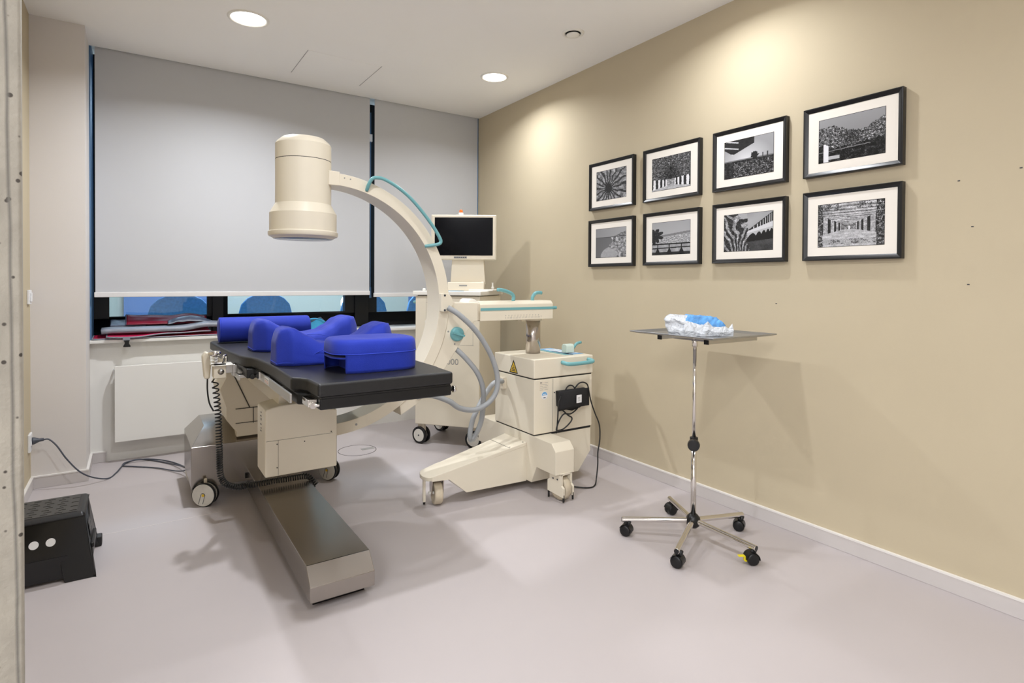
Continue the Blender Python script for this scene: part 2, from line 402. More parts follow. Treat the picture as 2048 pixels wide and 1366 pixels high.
downlight(2.207, 3.571, 0.090, 'round recessed ceiling light near the tan wall, beyond the ceiling vent', True, 0.80)
downlight(0.553, 1.77, 0.095, 'round recessed ceiling light above the front end of the treatment table', True, 1.15)
downlight(2.207, 1.77, 0.095, 'round recessed ceiling light above the steel tray stand', True, 0.72)
downlight(0.553, -0.05, 0.095, 'round recessed ceiling light over the near end of the room, left row', True, 1.2)
downlight(2.207, -0.05, 0.095, 'round recessed ceiling light over the near end of the room, right row', True, 0.2)
downlight(-1.6, -0.6, 0.095, 'unseen recessed fill light over the passage behind the pillar', True)  # unseen lamp off the two light rows, adds to the room fill

t = thing('fill_panel', 'square fill panel added on the unseen ceiling behind the camera', 'ceiling light', (-1.9, -0.9, HC))  # unseen panel, added as fill for blinds, ceiling and front faces
obj('panel_frame', MB().box((-0.62, -0.62, -0.012), (0.62, 0.62, 0)), M_whitep, t)
obj('diffuser', MB().box((-0.59, -0.59, -0.014), (0.59, 0.59, -0.0115)), mat('fill_panel_glow', (255, 255, 255), 0.5, emit=(250, 250, 255), estr=4.0), t)
ld = bpy.data.lights.new('fill_panel_source', 'AREA'); ld.shape = 'SQUARE'; ld.size = 1.15; ld.energy = 105; ld.color = (0.93, 0.96, 1.0)
lo = bpy.data.objects.new('tube', ld); COL.objects.link(lo); lo.parent = t; lo.location = (0, 0, -0.02)
t = thing('ceiling_vent', 'small round white air vent in the ceiling near the tan wall', 'air vent', (2.207, 2.675, HC))
obj('collar', MB().lathe([(0.047, 0), (0.047, -0.006), (0.058, -0.010), (0.066, -0.006), (0.068, 0)], (0,0,0)), M_whitep, t)
obj('throat', MB().lathe([(0.047, -0.001), (0, -0.001)], (0,0,0)), M_dark, t)
obj('valve_disc', MB().lathe([(0, -0.026), (0.02, -0.025), (0.036, -0.020), (0.041, -0.013), (0.036, -0.008), (0, -0.008)], (0,0,0)), M_whitep, t)
# access hatch
t = thing('ceiling_hatch', 'flush square access hatch in the ceiling in front of the blinds', 'access hatch', (1.2, 4.08, HC))
obj('panel', MB().box((-0.245, -0.24, -0.0012), (0.245, 0.24, 0.0)), M_ceil, t)
for sx in (-1, 1): obj('joint', MB().box((sx*0.25-0.0015, -0.24, -0.0014), (sx*0.25+0.0015, 0.24, 0.0)), M_ink2, t)

# ------------------------------------------------------------------ left wall: switch, socket
def wallplate(name, z0, z1, y, label, cat):
    t = thing(name, label, cat, (XL, y, z0))
    obj('plate', W(t, MB().box((XL, y-0.042, z0), (XL+0.012, y+0.042, z1))), M_paper, t, bevel=0.003)
    return t
t = wallplate('light_switch', 1.06, 1.14, 4.14, 'white double light switch on the tan side wall beside the pillar', 'light switch')
obj('rocker', W(t, MB().box((XL+0.012, 4.115, 1.075), (XL+0.018, 4.165, 1.125))), M_paper, t, bevel=0.002)
t = wallplate('wall_socket', 0.235, 0.335, 4.14, 'white wall socket low beside the pillar with a plug in it', 'socket')
obj('socket_face', W(t, MB().cyl((XL+0.010, 4.14, 0.285), (XL+0.016, 4.14, 0.285), 0.022)), M_paper, t)
t = thing('power_cord', 'dark grey power cord from the low wall socket to the treatment table', 'power cord', (-0.47, 4.14, 0.0))
obj('plug', W(t, MB().lathe([(0, 0), (0.021, 0), (0.020, 0.008), (0.010, 0.03), (0.008, 0.05), (0.0, 0.05)], (XL+0.016, 4.14, 0.292), axis=(1, 0.0, 0.05), n=20)), M_greyp, t)
cp = spline([(-0.425, 4.14, 0.294), (-0.40, 4.14, 0.29), (-0.365, 4.13, 0.25), (-0.32, 4.12, 0.17), (-0.26, 4.11, 0.09), (-0.20, 4.13, 0.04), (-0.13, 4.18, 0.006), (-0.09, 4.28, 0.006), (-0.05, 4.45, 0.006), (0.02, 4.52, 0.006),
             (0.12, 4.42, 0.006), (0.22, 4.25, 0.01), (0.28, 4.0, 0.05), (0.30, 3.84, 0.10)], 10)
obj('cable', W(t, MB().tube(cp, 0.0042, 8)), M_greyp, t)
cp = spline([(0.30, 3.84, 0.10), (0.24, 4.05, 0.02), (0.12, 4.25, 0.006), (0.0, 4.36, 0.006), (-0.06, 4.42, 0.006), (-0.03, 4.47, 0.014), (0.08, 4.46, 0.014), (0.2, 4.35, 0.006), (0.30, 4.1, 0.006)], 10)
t = thing('power_cord', 'dark grey cord looping on the floor behind the steel table base', 'power cord', (0.1, 4.3, 0))
obj('cable', W(t, MB().tube(cp, 0.0040, 8)), M_greyp, t)
cp2 = spline([(0.29, 3.88, 0.20), (0.27, 3.95, 0.16), (0.26, 3.96, 0.10), (0.27, 3.92, 0.03), (0.28, 3.86, 0.09)], 8)
obj('looped_end', W(t, MB().tube(cp2, 0.004, 8)), M_greyp, t)

# floor hatch ring
t = thing('floor_outlet', 'flush round floor outlet cover with a small steel lid near the monitor trolley', 'floor outlet', (1.32, 3.96, 0))
obj('ring', MB().lathe([(0.128, 0), (0.128, 0.001), (0.132, 0.001), (0.132, 0)], (0,0,0), n=64), M_groove, t)
obj('lid', MB().box((0.03, -0.02, 0.0), (0.12, 0.02, 0.0015)), M_ink2, t)

# ------------------------------------------------------------------ pictures
PR, PG = {}, {}
def nz(x, y, s=1.0, sd=0.0): return noise.noise(Vector((x*s, y*s, sd)))
def fbm(x, y, s, sd, o=4):
    v = 0; a = 1; t = 0
    for i in range(o): v += a*nz(x, y, s*2**i, sd+i*7); t += a; a *= 0.6
    return v/t
def tex(u, v, s_, sd): return max(0.0, min(1.0, 0.40+1.0*fbm(u, v, s_*0.8, sd, 4)+0.55*nz(u, v, 71, sd+3)+0.35*nz(u, v, 133, sd+5)))
def pic_palm(u, v):      # dark round crown bursting outwards
    dx, dy = (u-0.42)*1.35, v-0.38; r = math.hypot(dx, dy); a = math.atan2(dy, dx)
    if r < 0.20+0.05*math.sin(a*19+3*nz(u, v, 6, 2)): return 0.08+0.05*tex(u, v, 30, 3)
    spk = math.sin(a*19+nz(u, v, 5, 1)*2.5)+0.6*nz(u, v, 24, 6)
    lit = 0.16+0.62*tex(u, v, 11, 2)
    if spk > 0.25-0.9*(0.45-r): return 0.06+0.18*tex(u, v, 30, 5)
    return max(0.06, lit)
def pic_pergola(u, v):
    if v > 0.30+0.10*abs(u-0.5):
        base = 0.06+0.62*tex(u, v, 26, 4)**1.6
        for k in range(7):
            if abs((u-0.5)*math.cos(k*0.45)-(v-0.62)*math.sin(k*0.45)) < 0.006: base = 0.04
        d = math.hypot(u-0.5, (v-0.38)*0.9)
        return base*(0.35+0.65*min(1, d/0.32))
    per = abs(u-0.5)
    if v < 0.05+0.20*max(0, 0.45-per): return 0.45+0.35*tex(u, v, 8, 3)
    if per > 0.10: return (0.85 if math.sin(60*math.sqrt(per)) > 0.1+0.5*nz(u, v, 20, 2) else 0.08)
    return 0.2+0.6*tex(u, v, 24, 1)
def pic_terrace(u, v):
    sky = 0.48+0.28*max(0, 1-math.hypot(u-0.45, v-0.42)*1.8)
    if v > 0.78-0.95*u+0.62*0 and u < 0.62 and v > 0.52+0.75*u*0.68: 
        st = (v*6+u*2) % 1; return 0.7 if st < 0.18 and u < 0.3 else 0.09+0.05*fbm(u, v, 20, 1)
    if v > 0.44:
        if math.hypot((u-0.63)*1.2, v-0.52) < 0.09+0.03*nz(u, v, 30): return 0.08
        if abs(u-0.79) < 0.012 and v < 0.55 or abs(u-0.88) < 0.012 and v < 0.56: return 0.15
        if 0.44 < v < 0.47: return 0.35
        return sky
    f = fbm(u, v, 14, 8)
    return 0.35+0.4*tex(u, v*3, 20, 2) if tex(u, v*2.5, 16, 8) > 0.62 and v < 0.40 and u > 0.2 else 0.04+0.22*tex(u, v, 22, 5)**2
def pic_tree(u, v):
    top = 0.72+0.10*math.sin(u*6.5+0.6)+0.05*nz(u, 0, 14)+0.03*nz(u, 0, 40)+0.14*max(0, u-0.7)
    if v > top: return 0.36+0.12*v
    low = 0.36+0.10*nz(u, 3, 6)+0.06*nz(u, 3, 25)-0.10*math.exp(-((u-0.45)/0.12)**2)
    if v > low:
        d = math.hypot((u-0.5)*1.5, v-0.50)
        return 0.03+0.95*tex(u, v, 30, 2)**1.8*(0.35+0.65*min(1, d/0.30))
    if 0.08 < u < 0.16: return 0.85
    if 0.16 <= u < 0.33 and 0.06 < v < 0.13: return 0.62
    if abs(v-(0.24+0.06*u)) < 0.010 and u < 0.78: return 0.35
    return 0.03+0.30*tex(u, v, 18, 6)**3
def pic_coast(u, v):
    hor = 0.70-0.0*u
    if v > hor:
        if u > 0.6 and v < hor+0.25*(u-0.6)*1.6+0.04*nz(u, v, 15): return 0.08+0.6*tex(u, v, 24, 2)
        return 0.42+0.10*u
    if v > hor-0.02: return 0.2
    edge = 0.72-0.5*(0.6-v) + 0.06*nz(u, v, 7)
    if u > 0.55+0.18*nz(v, 0, 4)+0.1*(v < 0.3): return 0.08+0.85*tex(u, v, 15, 7)
    if math.hypot((u-0.55), (v-0.02)*1.1) < 0.38: return 0.52+0.1*fbm(u, v, 15, 1)
    return 0.27+0.15*(1-v)*u
def pic_balcony(u, v):
    if abs(v-0.33) < 0.018: return 0.05
    if v < 0.33:
        c = (u*3.2) % 1.0
        if abs(v-0.2-0.02*u) < 0.016: return 0.06
        if abs(c-0.5) < 0.04+0.24*max(0, (0.2-v)/0.2): return 0.07
        if v < 0.09: return 0.10
        return 0.50+0.25*fbm(u, v, 10, 2)
    if u < 0.32 and v < 0.80:
        a = math.atan2(v-0.6, u-0.08); r = math.hypot(u-0.08, v-0.6)
        if r < 0.24*(0.55+0.45*abs(math.sin(a*4))) or (abs(u-0.06) < 0.04 and v < 0.6): return 0.08+0.2*max(0, fbm(u, v, 25, 1))
    if v > 0.57+0.12*u: return 0.52+0.1*(1-v)
    if v > 0.52+0.10*u: return 0.36
    return 0.25+0.65*tex(u, v*1.6, 26, 3)
def pic_arcade(u, v):
    edge = 0.50+0.10*nz(v, 2, 6)+0.04*nz(v, 9, 22)
    if u > edge:
        t = (u-0.50)/0.50
        top = 0.52+0.45*t; mid = 0.47+0.14*t
        if v > top+0.02: return 0.52+0.1*nz(u, v, 3)
        if v > top: return 0.12
        if v > mid+0.05+0.08*t: return 0.10 if (t*t*6+t*3) % 1 > 0.22 else 0.70
        if v > mid: return 0.75
        if v > 0.24+0.05*t:
            c = (t*t*3+t*2) % 1-0.5
            return 0.07 if v < mid-0.04-0.35*c*c else 0.62
        return 0.12+0.10*tex(u, v, 8, 4)
    w_ = nz(u, v, 4, 3)*0.08
    l = math.sin((u*1.1+(v-0.5)*0.5*math.sin(u*7+1)+w_)*46+nz(u, v, 13, 5)*1.2)
    if v > 0.86 and u > 0.35: return 0.55
    return 0.20+0.68*tex(u, v, 16, 7) if l > 0.25 else 0.05+0.30*tex(u, v, 28, 2)**2
def pic_colonnade(u, v):
    if u < 0.075+0.02*nz(v, 1, 12) or u > 0.885+0.01*nz(v, 4, 14): return 0.04+0.9*tex(u, v, 30, 3)**2.2
    p = abs(u-0.48)
    ceil_ = 0.50+0.62*max(0, p-0.06); flo = 0.38-0.30*max(0, p-0.10)
    if v > min(0.97, ceil_):
        b_ = tex(u*0.5, v*2.4, 11, 2)
        beam = math.sin(38*math.log(max(0.05, v-0.42))+nz(u, v, 6, 1))
        g_ = 0.42+0.5*b_ if beam > -0.2 else 0.18+0.45*b_
        if v > 0.84 and (u < 0.33 or 0.6 < u < 0.82) and tex(u, v, 9, 5) > 0.35: g_ = 0.08+0.2*b_
        return g_
    if v > flo:
        if p < 0.10: return 0.9 if abs(u-0.49) < 0.012 and v < 0.46 else 0.15+0.5*tex(u, v, 30, 1)
        c = math.sin(17*math.log(p)+0.4)
        return 0.35+0.5*tex(u, v, 22, 8) if c > -0.15 else 0.06+0.10*tex(u, v, 22, 9)
    f = tex(u, v*2, 12, 9)
    if 0.06 < v < 0.17 and f > 0.52+0.12*math.sin(u*18): return 0.22
    return 0.48+0.34*f
def picture(y1, y0, z1, z0, fn, label, tilt=0):
    # hangs on the right wall, spans y0..y1 and z0..z1, faces -x
    t = thing('framed_picture', label, 'picture', (XR, (y0+y1)/2, z0), group='framed monochrome photographs on the tan wall')
    fw, d = 0.021, 0.028
    xa = XR-d
    mb = MB()
    def ring(o, i, x_o, x_i):   # sloping frame member set: outer rect o, inner rect i
        pass
    Y0, Y1, Z0, Z1 = y0, y1, z0, z1
    vs = []
    for x, s in ((XR, 0), (xa, 0), (xa, fw*0.30), (XR-0.019, fw)):
        vs += [(x, Y0+s, Z0+s), (x, Y1-s, Z0+s), (x, Y1-s, Z1-s), (x, Y0+s, Z1-s)]
    fs = []
    for k in range(3):
        for i in range(4):
            j = (i+1) % 4; fs.append((k*4+i, k*4+j, k*4+4+j, k*4+4+i))
    mb.add(vs, fs)
    obj('frame', W(t, mb), M_frame, t, bevel=0.001)
    s = fw*0.9
    obj('mat_board', W(t, MB().box((XR-0.018, Y0+s, Z0+s), (XR-0.002, Y1-s, Z1-s))), M_mat, t)
    # print, about 28 x 19 cm
    pm_y, pm_z = 0.068, 0.058
    a, b, c, e = Y1-pm_y, Y0+pm_y, Z0+pm_z+0.002, Z1-pm_z-0.004
    nu, nv = 150, 104
    mb = MB().grid(lambda u, v: (XR-0.0186, a+(b-a)*u, c+(e-c)*v), nu, nv, smooth=False)
    o = obj('photo_print', W(t, mb), M_print, t)
    ca = o.data.color_attributes.new('print', 'FLOAT_COLOR', 'CORNER')
    off = Vector(t.location)
    for p in o.data.polygons:
        cc = p.center + off; u = (cc.y-a)/(b-a); v = (cc.z-c)/(e-c)
        g = min(0.9, max(0.015, fn(u, v)))
        if u < 0.008 or u > 0.992 or v < 0.012 or v > 0.988: g = 0.03
        g = g**1.6
        for li in p.loop_indices: ca.data[li].color = (g, g, g*1.03, 1)
zt1, zt0, zb1, zb0 = 2.012, 1.692, 1.624, 1.306
picture(3.004, 2.584, zt1, zt0, pic_palm, 'black framed photo of a dark palm crown, top row, farthest left')
picture(2.502, 2.077, zt1, zt0, pic_pergola, 'black framed photo of an arching pergola walkway, top row')
picture(1.992, 1.572, zt1, zt0, pic_terrace, 'black framed photo of a terrace with tables by the sea, top row')
picture(1.487, 1.069, zt1, zt0, pic_tree, 'black framed photo of a bushy tree, top row, nearest right')
picture(3.006, 2.582, zb1, zb0, pic_coast, 'black framed photo of a rocky coast and calm water, bottom row')
picture(2.498, 2.075, zb1, zb0, pic_balcony, 'black framed photo of a railing with palm and shore, bottom row')
picture(1.990, 1.571, zb1, zb0, pic_arcade, 'black framed photo of palm fronds and an arcaded building, bottom row')
picture(1.486, 1.068, zb1, zb0, pic_colonnade, 'black framed photo of a stone colonnade walk, bottom row')
# small wall scuffs
sc = MB()
for y, z in ((0.885, 1.60), (0.70, 1.62), (0.84, 1.42), (0.42, 1.42), (0.85, 1.20), (1.63, 1.1)):
    sc.box((XR-0.0008, y-0.004, z-0.002), (XR, y+0.004, z+0.002))
struct('trim_wall_scuffs', sc, M_ink)

exec_parts = []
# ------------------------------------------------------------------ treatment table
def face_poly_caster_face(ax, c, r): pass
def big_caster(t, x, y, ang, r=0.06, wd=0.052, lock=True, name='caster'):
    """twin disc caster: axle direction at ang (radians in xy)"""
    d = Vector((math.cos(ang), math.sin(ang), 0)); c = Vector((x, y, r))
    hub = MB().cyl(c-d*0.009, c+d*0.009, r*0.80, n=28); hub.cyl((x, y, r), (x, y, r*2+0.02), 0.008, n=12)
    part = obj(name, W(t, hub), M_cream2, t, bevel=0.004)
    for s in (-1, 1):
        a = c + d*s*0.010; b = c + d*s*wd/2
        ty = MB().cyl(a, b-d*s*0.004, r, n=40, m=M_black)
        ty.cyl(a, b+d*s*0.0, r*0.93, n=40, m=M_wheel)
        o = obj('wheel', W(t, ty), M_wheel, part)
        if lock and s == -1:
            f = b + d*s*0.0005; u = Vector((-d.y, d.x, 0))*(-1); k = Vector((0, 0, 1))
            lk = MB().cyl(f+u*0.001, f+u*0.001+d*s*0.0015, r*0.12, n=18, m=M_yel2)
            for q in (-1, 1):
                lk.tube([f+u*(0.011*q)+k*0.0, f+u*(0.011*q-0.012)-k*0.045], 0.0012, 6, m=M_ink)
            lk.tube([f+u*0.011*math.cos(z)+k*0.011*math.sin(z) for z in [PI*i/10 for i in range(11)]], 0.0012, 6, m=M_ink)
            obj('brake_mark', W(t, lk), M_ink, part)
    return part

t = T = thing('treatment_table', 'black padded mobile treatment table on a long stainless steel foot', 'treatment table', (0.65, 3.2, 0))
# stainless cross base with hipped cover
mb = MB()
x0, x1, y0, y1, zb, ze, zt = 0.253, 1.025, 3.45, 3.93, 0.085, 0.308, 0.385
vs = [(x0,y0,zb),(x1,y0,zb),(x1,y1,zb),(x0,y1,zb),(x0,y0,ze),(x1,y0,ze),(x1,y1,ze),(x0,y1,ze),
      (x0+0.075,y0+0.16,zt),(x1-0.075,y0+0.16,zt),(x1-0.075,y1-0.02,zt),(x0+0.075,y1-0.02,zt)]
mb.add(vs, [(0,3,2,1),(0,1,5,4),(1,2,6,5),(2,3,7,6),(3,0,4,7),(4,5,9,8),(5,6,10,9),(6,7,11,10),(7,4,8,11),(8,9,10,11)])
base = obj('base_cover', W(t, mb), M_steel, t, bevel=0.002)
obj('socket', W(t, MB().box((0.515, 3.444, 0.100), (0.548, 3.452, 0.130)).cyl((0.532, 3.438, 0.115), (0.532, 3.45, 0.115), 0.011, n=14)), M_black, base)
obj('data_plate', W(t, MB().box((0.60, 3.446, 0.20), (0.64, 3.450, 0.245))), M_ink2, base)
# long foot
prof = [(3.46, 0.035), (2.095, 0.035), (2.095, 0.092), (2.155, 0.150), (3.46, 0.150)]
obj('foot', W(t, MB().prism([(a, b) for a, b in prof], 'X', 0.527, 0.768)), M_steel, t, bevel=0.0025)
obj('foot_pad', W(t, MB().box((0.550, 2.150, 0.0), (0.745, 2.22, 0.035))), M_black, t)
obj('foot_pad', W(t, MB().box((0.545, 3.2, 0.0), (0.750, 3.4, 0.035))), M_black, t)
big_caster(t, 0.318, 3.42, R(236)+PI, 0.062)
big_caster(t, 0.985, 3.47, R(215)+PI, 0.062)
big_caster(t, 0.30, 3.86, R(200)+PI, 0.062, lock=False)
big_caster(t, 0.985, 3.86, R(240)+PI, 0.062, lock=False)
# flaring lift column
colp = [(0.475, 0.33), (0.475, 0.36), (0.460, 0.378), (0.424, 0.43), (0.424, 0.50), (0.392, 0.60), (0.425, 0.665), (0.425, 0.755), (0.94, 0.755), (0.94, 0.60), (0.90, 0.50), (0.86, 0.33)]
col = obj('lift_column', W(t, MB().prism(colp, 'Y', 3.47, 3.86)), M_cream2, t, bevel=0.004)
j = MB().box((0.47, 3.466, 0.485), (0.80, 3.470, 0.489)); j.box((0.560, 3.466, 0.40), (0.563, 3.470, 0.49)); j.box((0.47, 3.466, 0.405), (0.60, 3.470, 0.408))
j.prism([(0.44, 0.72), (0.446, 0.72), (0.545, 0.49), (0.54, 0.487)], 'Y', 3.466, 3.470)
obj('cover_joint', W(t, j), M_groove, col)
# hanging motor housing
hx0, hx1, hy0, hy1 = 0.459, 0.761, 2.560, 2.735
hp = [(hx0, 0.368), (hx0, 0.652), (0.485, 0.661), (0.515, 0.667), (0.550, 0.670), (0.585, 0.671), (0.62, 0.668), (0.653, 0.661), (0.69, 0.648), (0.715, 0.638), (0.735, 0.630), (hx1, 0.624), (hx1, 0.368)]
hz = obj('motor_housing', W(t, MB().prism(hp, 'Y', hy0, hy1)), M_cream, t, bevel=0.006)
j = MB().box((hx0+0.004, hy0-0.0008, 0.5205), (hx1-0.02, hy0, 0.5215)).box((0.511, hy0-0.0008, 0.372), (0.5121, hy0, 0.5205))
for px, pz in ((0.507, 0.505), (0.507, 0.405), (0.62, 0.501), (0.735, 0.528)): j.cyl((px, hy0-0.002, pz), (px, hy0, pz), 0.0026, n=10)
obj('panel_joint', W(t, j), M_groove, hz)
j = MB()
for i, zz in enumerate((0.628, 0.612, 0.596, 0.576, 0.560, 0.548)):
    j.box((hx0-0.0008, 2.64, zz), (hx0, 2.652+0.008*(i % 2), zz+0.005+0.005*(i == 2)))
obj('side_label', W(t, j), M_ink, hz)
obj('support_arm', W(t, MB().box((0.52, 2.60, 0.655), (0.74, 3.55, 0.757))), M_cream2, t, bevel=0.004)
# table top slab and mattress
L_ = [(0.520, 1.965), (0.515, 2.09), (0.498, 2.125), (0.472, 2.150), (0.473, 2.20), (0.476, 2.50), (0.462, 2.74), (0.445, 2.81), (0.430, 2.84), (0.411, 2.91), (0.390, 3.12), (0.374, 3.40), (0.364, 3.66), (0.380, 3.70)]
Rr = [(1.034, 1.965), (1.040, 2.09), (1.046, 2.125), (1.050, 2.35), (1.07, 2.60), (1.085, 2.80), (1.10, 2.90), (1.12, 3.12), (1.13, 3.40), (1.135, 3.66), (1.12, 3.70)]
outl = L_[::-1] + Rr
def inset(P, k):
    cx = 0.775; return [(cx+(x-cx)*(1-k/0.28), 1.965+(y-1.965)*(1-k/1.0)+k*0.3) for x, y in P]
obj('mattress', W(t, MB().prism(outl, 'Z', 0.802, 0.850)), M_leather, t, bevel=0.010, seg=4)
obj('tabletop', W(t, MB().prism([(0.527, 1.970), (1.030, 1.970), (1.030, 3.68), (0.40, 3.68), (0.44, 2.95), (0.485, 2.80), (0.485, 2.11), (0.527, 2.08)], 'Z', 0.758, 0.7985)), M_black, t, bevel=0.006)
obj('mattress_pad', W(t, MB().prism(inset(outl, 0.012), 'Z', 0.797, 0.803)), M_black, t)
# side rails
rail = obj('side_rail', W(t, MB().box((0.463, 2.125, 0.763), (0.471, 2.80, 0.796)).box((0.471, 2.3, 0.77), (0.485, 2.34, 0.79)).box((0.471, 2.6, 0.77), (0.485, 2.64, 0.79))), M_alu, t, bevel=0.001)
obj('type_label', W(t, MB().box((0.4622, 2.50, 0.767), (0.463, 2.59, 0.793))), M_paper, rail)
for i in range(3): obj('print_line', W(t, MB().box((0.4619, 2.51, 0.786-0.007*i), (0.4622, 2.58, 0.7875-0.007*i))), M_or if i else M_ink, rail)
obj('rail_cap', W(t, MB().box((0.459, 2.70, 0.764), (0.472, 2.775, 0.797))), M_chrome, rail)
rail = obj('side_rail', W(t, MB().box((0.40, 2.86, 0.742), (0.408, 3.22, 0.765)).box((0.43, 3.0, 0.742), (0.436, 3.5, 0.765)).box((0.408, 2.9, 0.745), (0.44, 2.95, 0.76))), M_alu, t, bevel=0.001)
rail = obj('side_rail', W(t, MB().box((1.062, 2.2, 0.763), (1.070, 3.4, 0.795)).box((1.03, 2.3, 0.77), (1.062, 2.34, 0.79)).box((1.03, 3.1, 0.77), (1.062, 3.14, 0.79))), M_alu, t, bevel=0.001)
obj('end_clamp', W(t, MB().box((0.494, 1.995, 0.768), (0.526, 2.075, 0.794)).cyl((0.51, 1.985, 0.775), (0.51, 2.0, 0.775), 0.0125, n=20).cyl((0.512, 1.985, 0.775), (0.535, 1.98, 0.775), 0.006, n=12)), M_chrome, t, bevel=0.002)
obj('end_clamp', W(t, MB().cyl((1.030, 2.0, 0.776), (1.050, 2.0, 0.776), 0.008, n=12, m=M_black).cyl((1.050, 2.0, 0.776), (1.060, 2.0, 0.776), 0.013, n=20, m=M_chrome)), M_chrome, t)
obj('hinge_block', W(t, MB().box((0.425, 2.80, 0.757), (0.470, 2.93, 0.80)).cyl((0.448, 2.79, 0.765), (0.448, 2.90, 0.765), 0.012, n=14)), M_black, t, bevel=0.003)
# control unit
cb = obj('control_box', W(t, MB().box((0.310, 2.965, 0.742), (0.362, 3.045, 0.802))), M_cream, t, bevel=0.003)
obj('control_plate', W(t, MB().box((0.300, 2.955, 0.801), (0.392, 3.05, 0.805))), M_whitep, cb, bevel=0.001)
obj('emergency_ring', W(t, MB().lathe([(0, 0.003), (0.010, 0.003), (0.010, 0.001), (0.014, 0.001), (0.014, 0)], (0.340, 2.965, 0.773), axis=(0, -1, 0), n=24)), M_alu, cb)
k = MB()
for i in range(6): k.lathe([(0.004, 0.0), (0.018-0.002*(i % 2), 0.0018), (0.004, 0.0045)], (0.318, 2.990, 0.806+0.0065*i))
k.lathe([(0.0, 0.064), (0.022, 0.062), (0.028, 0.054), (0.027, 0.044), (0.012, 0.038)], (0.316, 2.990, 0.806))
obj('joystick', W(t, k), M_chrome, cb)
obj('clamp_loop', W(t, MB().tube(spline([(0.352, 2.99, 0.805), (0.352, 2.99, 0.832), (0.358, 3.0, 0.842), (0.366, 3.02, 0.842), (0.370, 3.03, 0.832), (0.370, 3.03, 0.805)], 5), 0.006, 10)), M_chrome, cb)
obj('key_row', W(t, MB().box((0.312, 2.958, 0.805), (0.360, 2.978, 0.810))), M_black, cb)
obj('rail_bracket', W(t, MB().box((0.362, 2.99, 0.76), (0.400, 3.02, 0.80)).box((0.392, 2.98, 0.745), (0.412, 3.03, 0.80))), M_alu, cb, bevel=0.002)
pd = obj('hand_pendant', W(t, MB().prism([(0.277, 0.735), (0.300, 0.735), (0.305, 0.80), (0.300, 0.855), (0.282, 0.862), (0.268, 0.84)], 'Y', 3.02, 3.08)), M_cream, t, bevel=0.006)
obj('pendant_cable', W(t, MB().tube(spline([(0.290, 3.03, 0.735), (0.290, 3.03, 0.68), (0.298, 3.03, 0.62), (0.315, 3.02, 0.58)], 8), 0.0035, 8)), M_blackc, t)
# coiled cable hanging from control box, along the floor to the foot
path = spline([(0.320, 3.02, 0.725), (0.326, 3.02, 0.66), (0.334, 3.02, 0.56), (0.337, 3.02, 0.47), (0.339, 3.02, 0.393), (0.342, 3.03, 0.296), (0.352, 3.03, 0.245), (0.375, 3.04, 0.214), (0.420, 3.05, 0.190), (0.46, 3.07, 0.184), (0.506, 3.08, 0.178),
               (0.600, 3.08, 0.178), (0.70, 3.08, 0.176), (0.753, 3.08, 0.174), (0.782, 3.07, 0.155), (0.800, 3.05, 0.125)], 14)
def coil(path, rad, turns_per_m, r, n=6, stretch_top=True):
    cum = [0]
    for a, b in zip(path, path[1:]): cum.append(cum[-1]+(b-a).length)
    tot = cum[-1]; out = []; ph = 0; s = 0; i = 0; step = 0.0016
    up = None
    while s < tot:
        while i < len(cum)-2 and cum[i+1] < s: i += 1
        f = (s-cum[i])/max(1e-9, cum[i+1]-cum[i]); p = path[i].lerp(path[i+1], f); tn = (path[i+1]-path[i]).normalized()
        up = tn.orthogonal().normalized() if up is None else (up-tn*up.dot(tn)).normalized()
        w_ = tn.cross(up); out.append(p+(up*math.cos(ph)+w_*math.sin(ph))*rad)
        dens = turns_per_m*(0.45+0.75*min(1, s/0.35)); st = 1.0/(dens*11)
        ph += 2*PI/11; s += st
    return out
cc = coil(path, 0.0130, 72, 0.003)
obj('coiled_cable', W(t, MB().tube([Vector((0.318, 3.0, 0.742))]+cc, 0.0034, 5)), M_blackc, t)

# ------------------------------------------------------------------ cushions
ZT = 0.851
t = thing('bolster_cushion', 'royal blue cylindrical bolster at the far head end of the black table', 'cushion', (0.64, 3.56, ZT))
prof = [(0, -0.245), (0.060, -0.245), (0.067, -0.241), (0.070, -0.234), (0.070, 0.234), (0.067, 0.241), (0.060, 0.245), (0, 0.245)]
tag(t, t['label'], 'cushion')
bo = obj('cover', W(t, MB().lathe(prof, (0.64, 3.56, ZT+0.0705), axis=(1, 0, 0), n=40)), M_blue, t)
obj('end_piping', W(t, MB().tube([(0.64-0.241, 3.56+0.068*math.cos(a), ZT+0.0705+0.068*math.sin(a)) for a in [2*PI*i/32 for i in range(33)]], 0.0018, 6)), M_blue2, t)

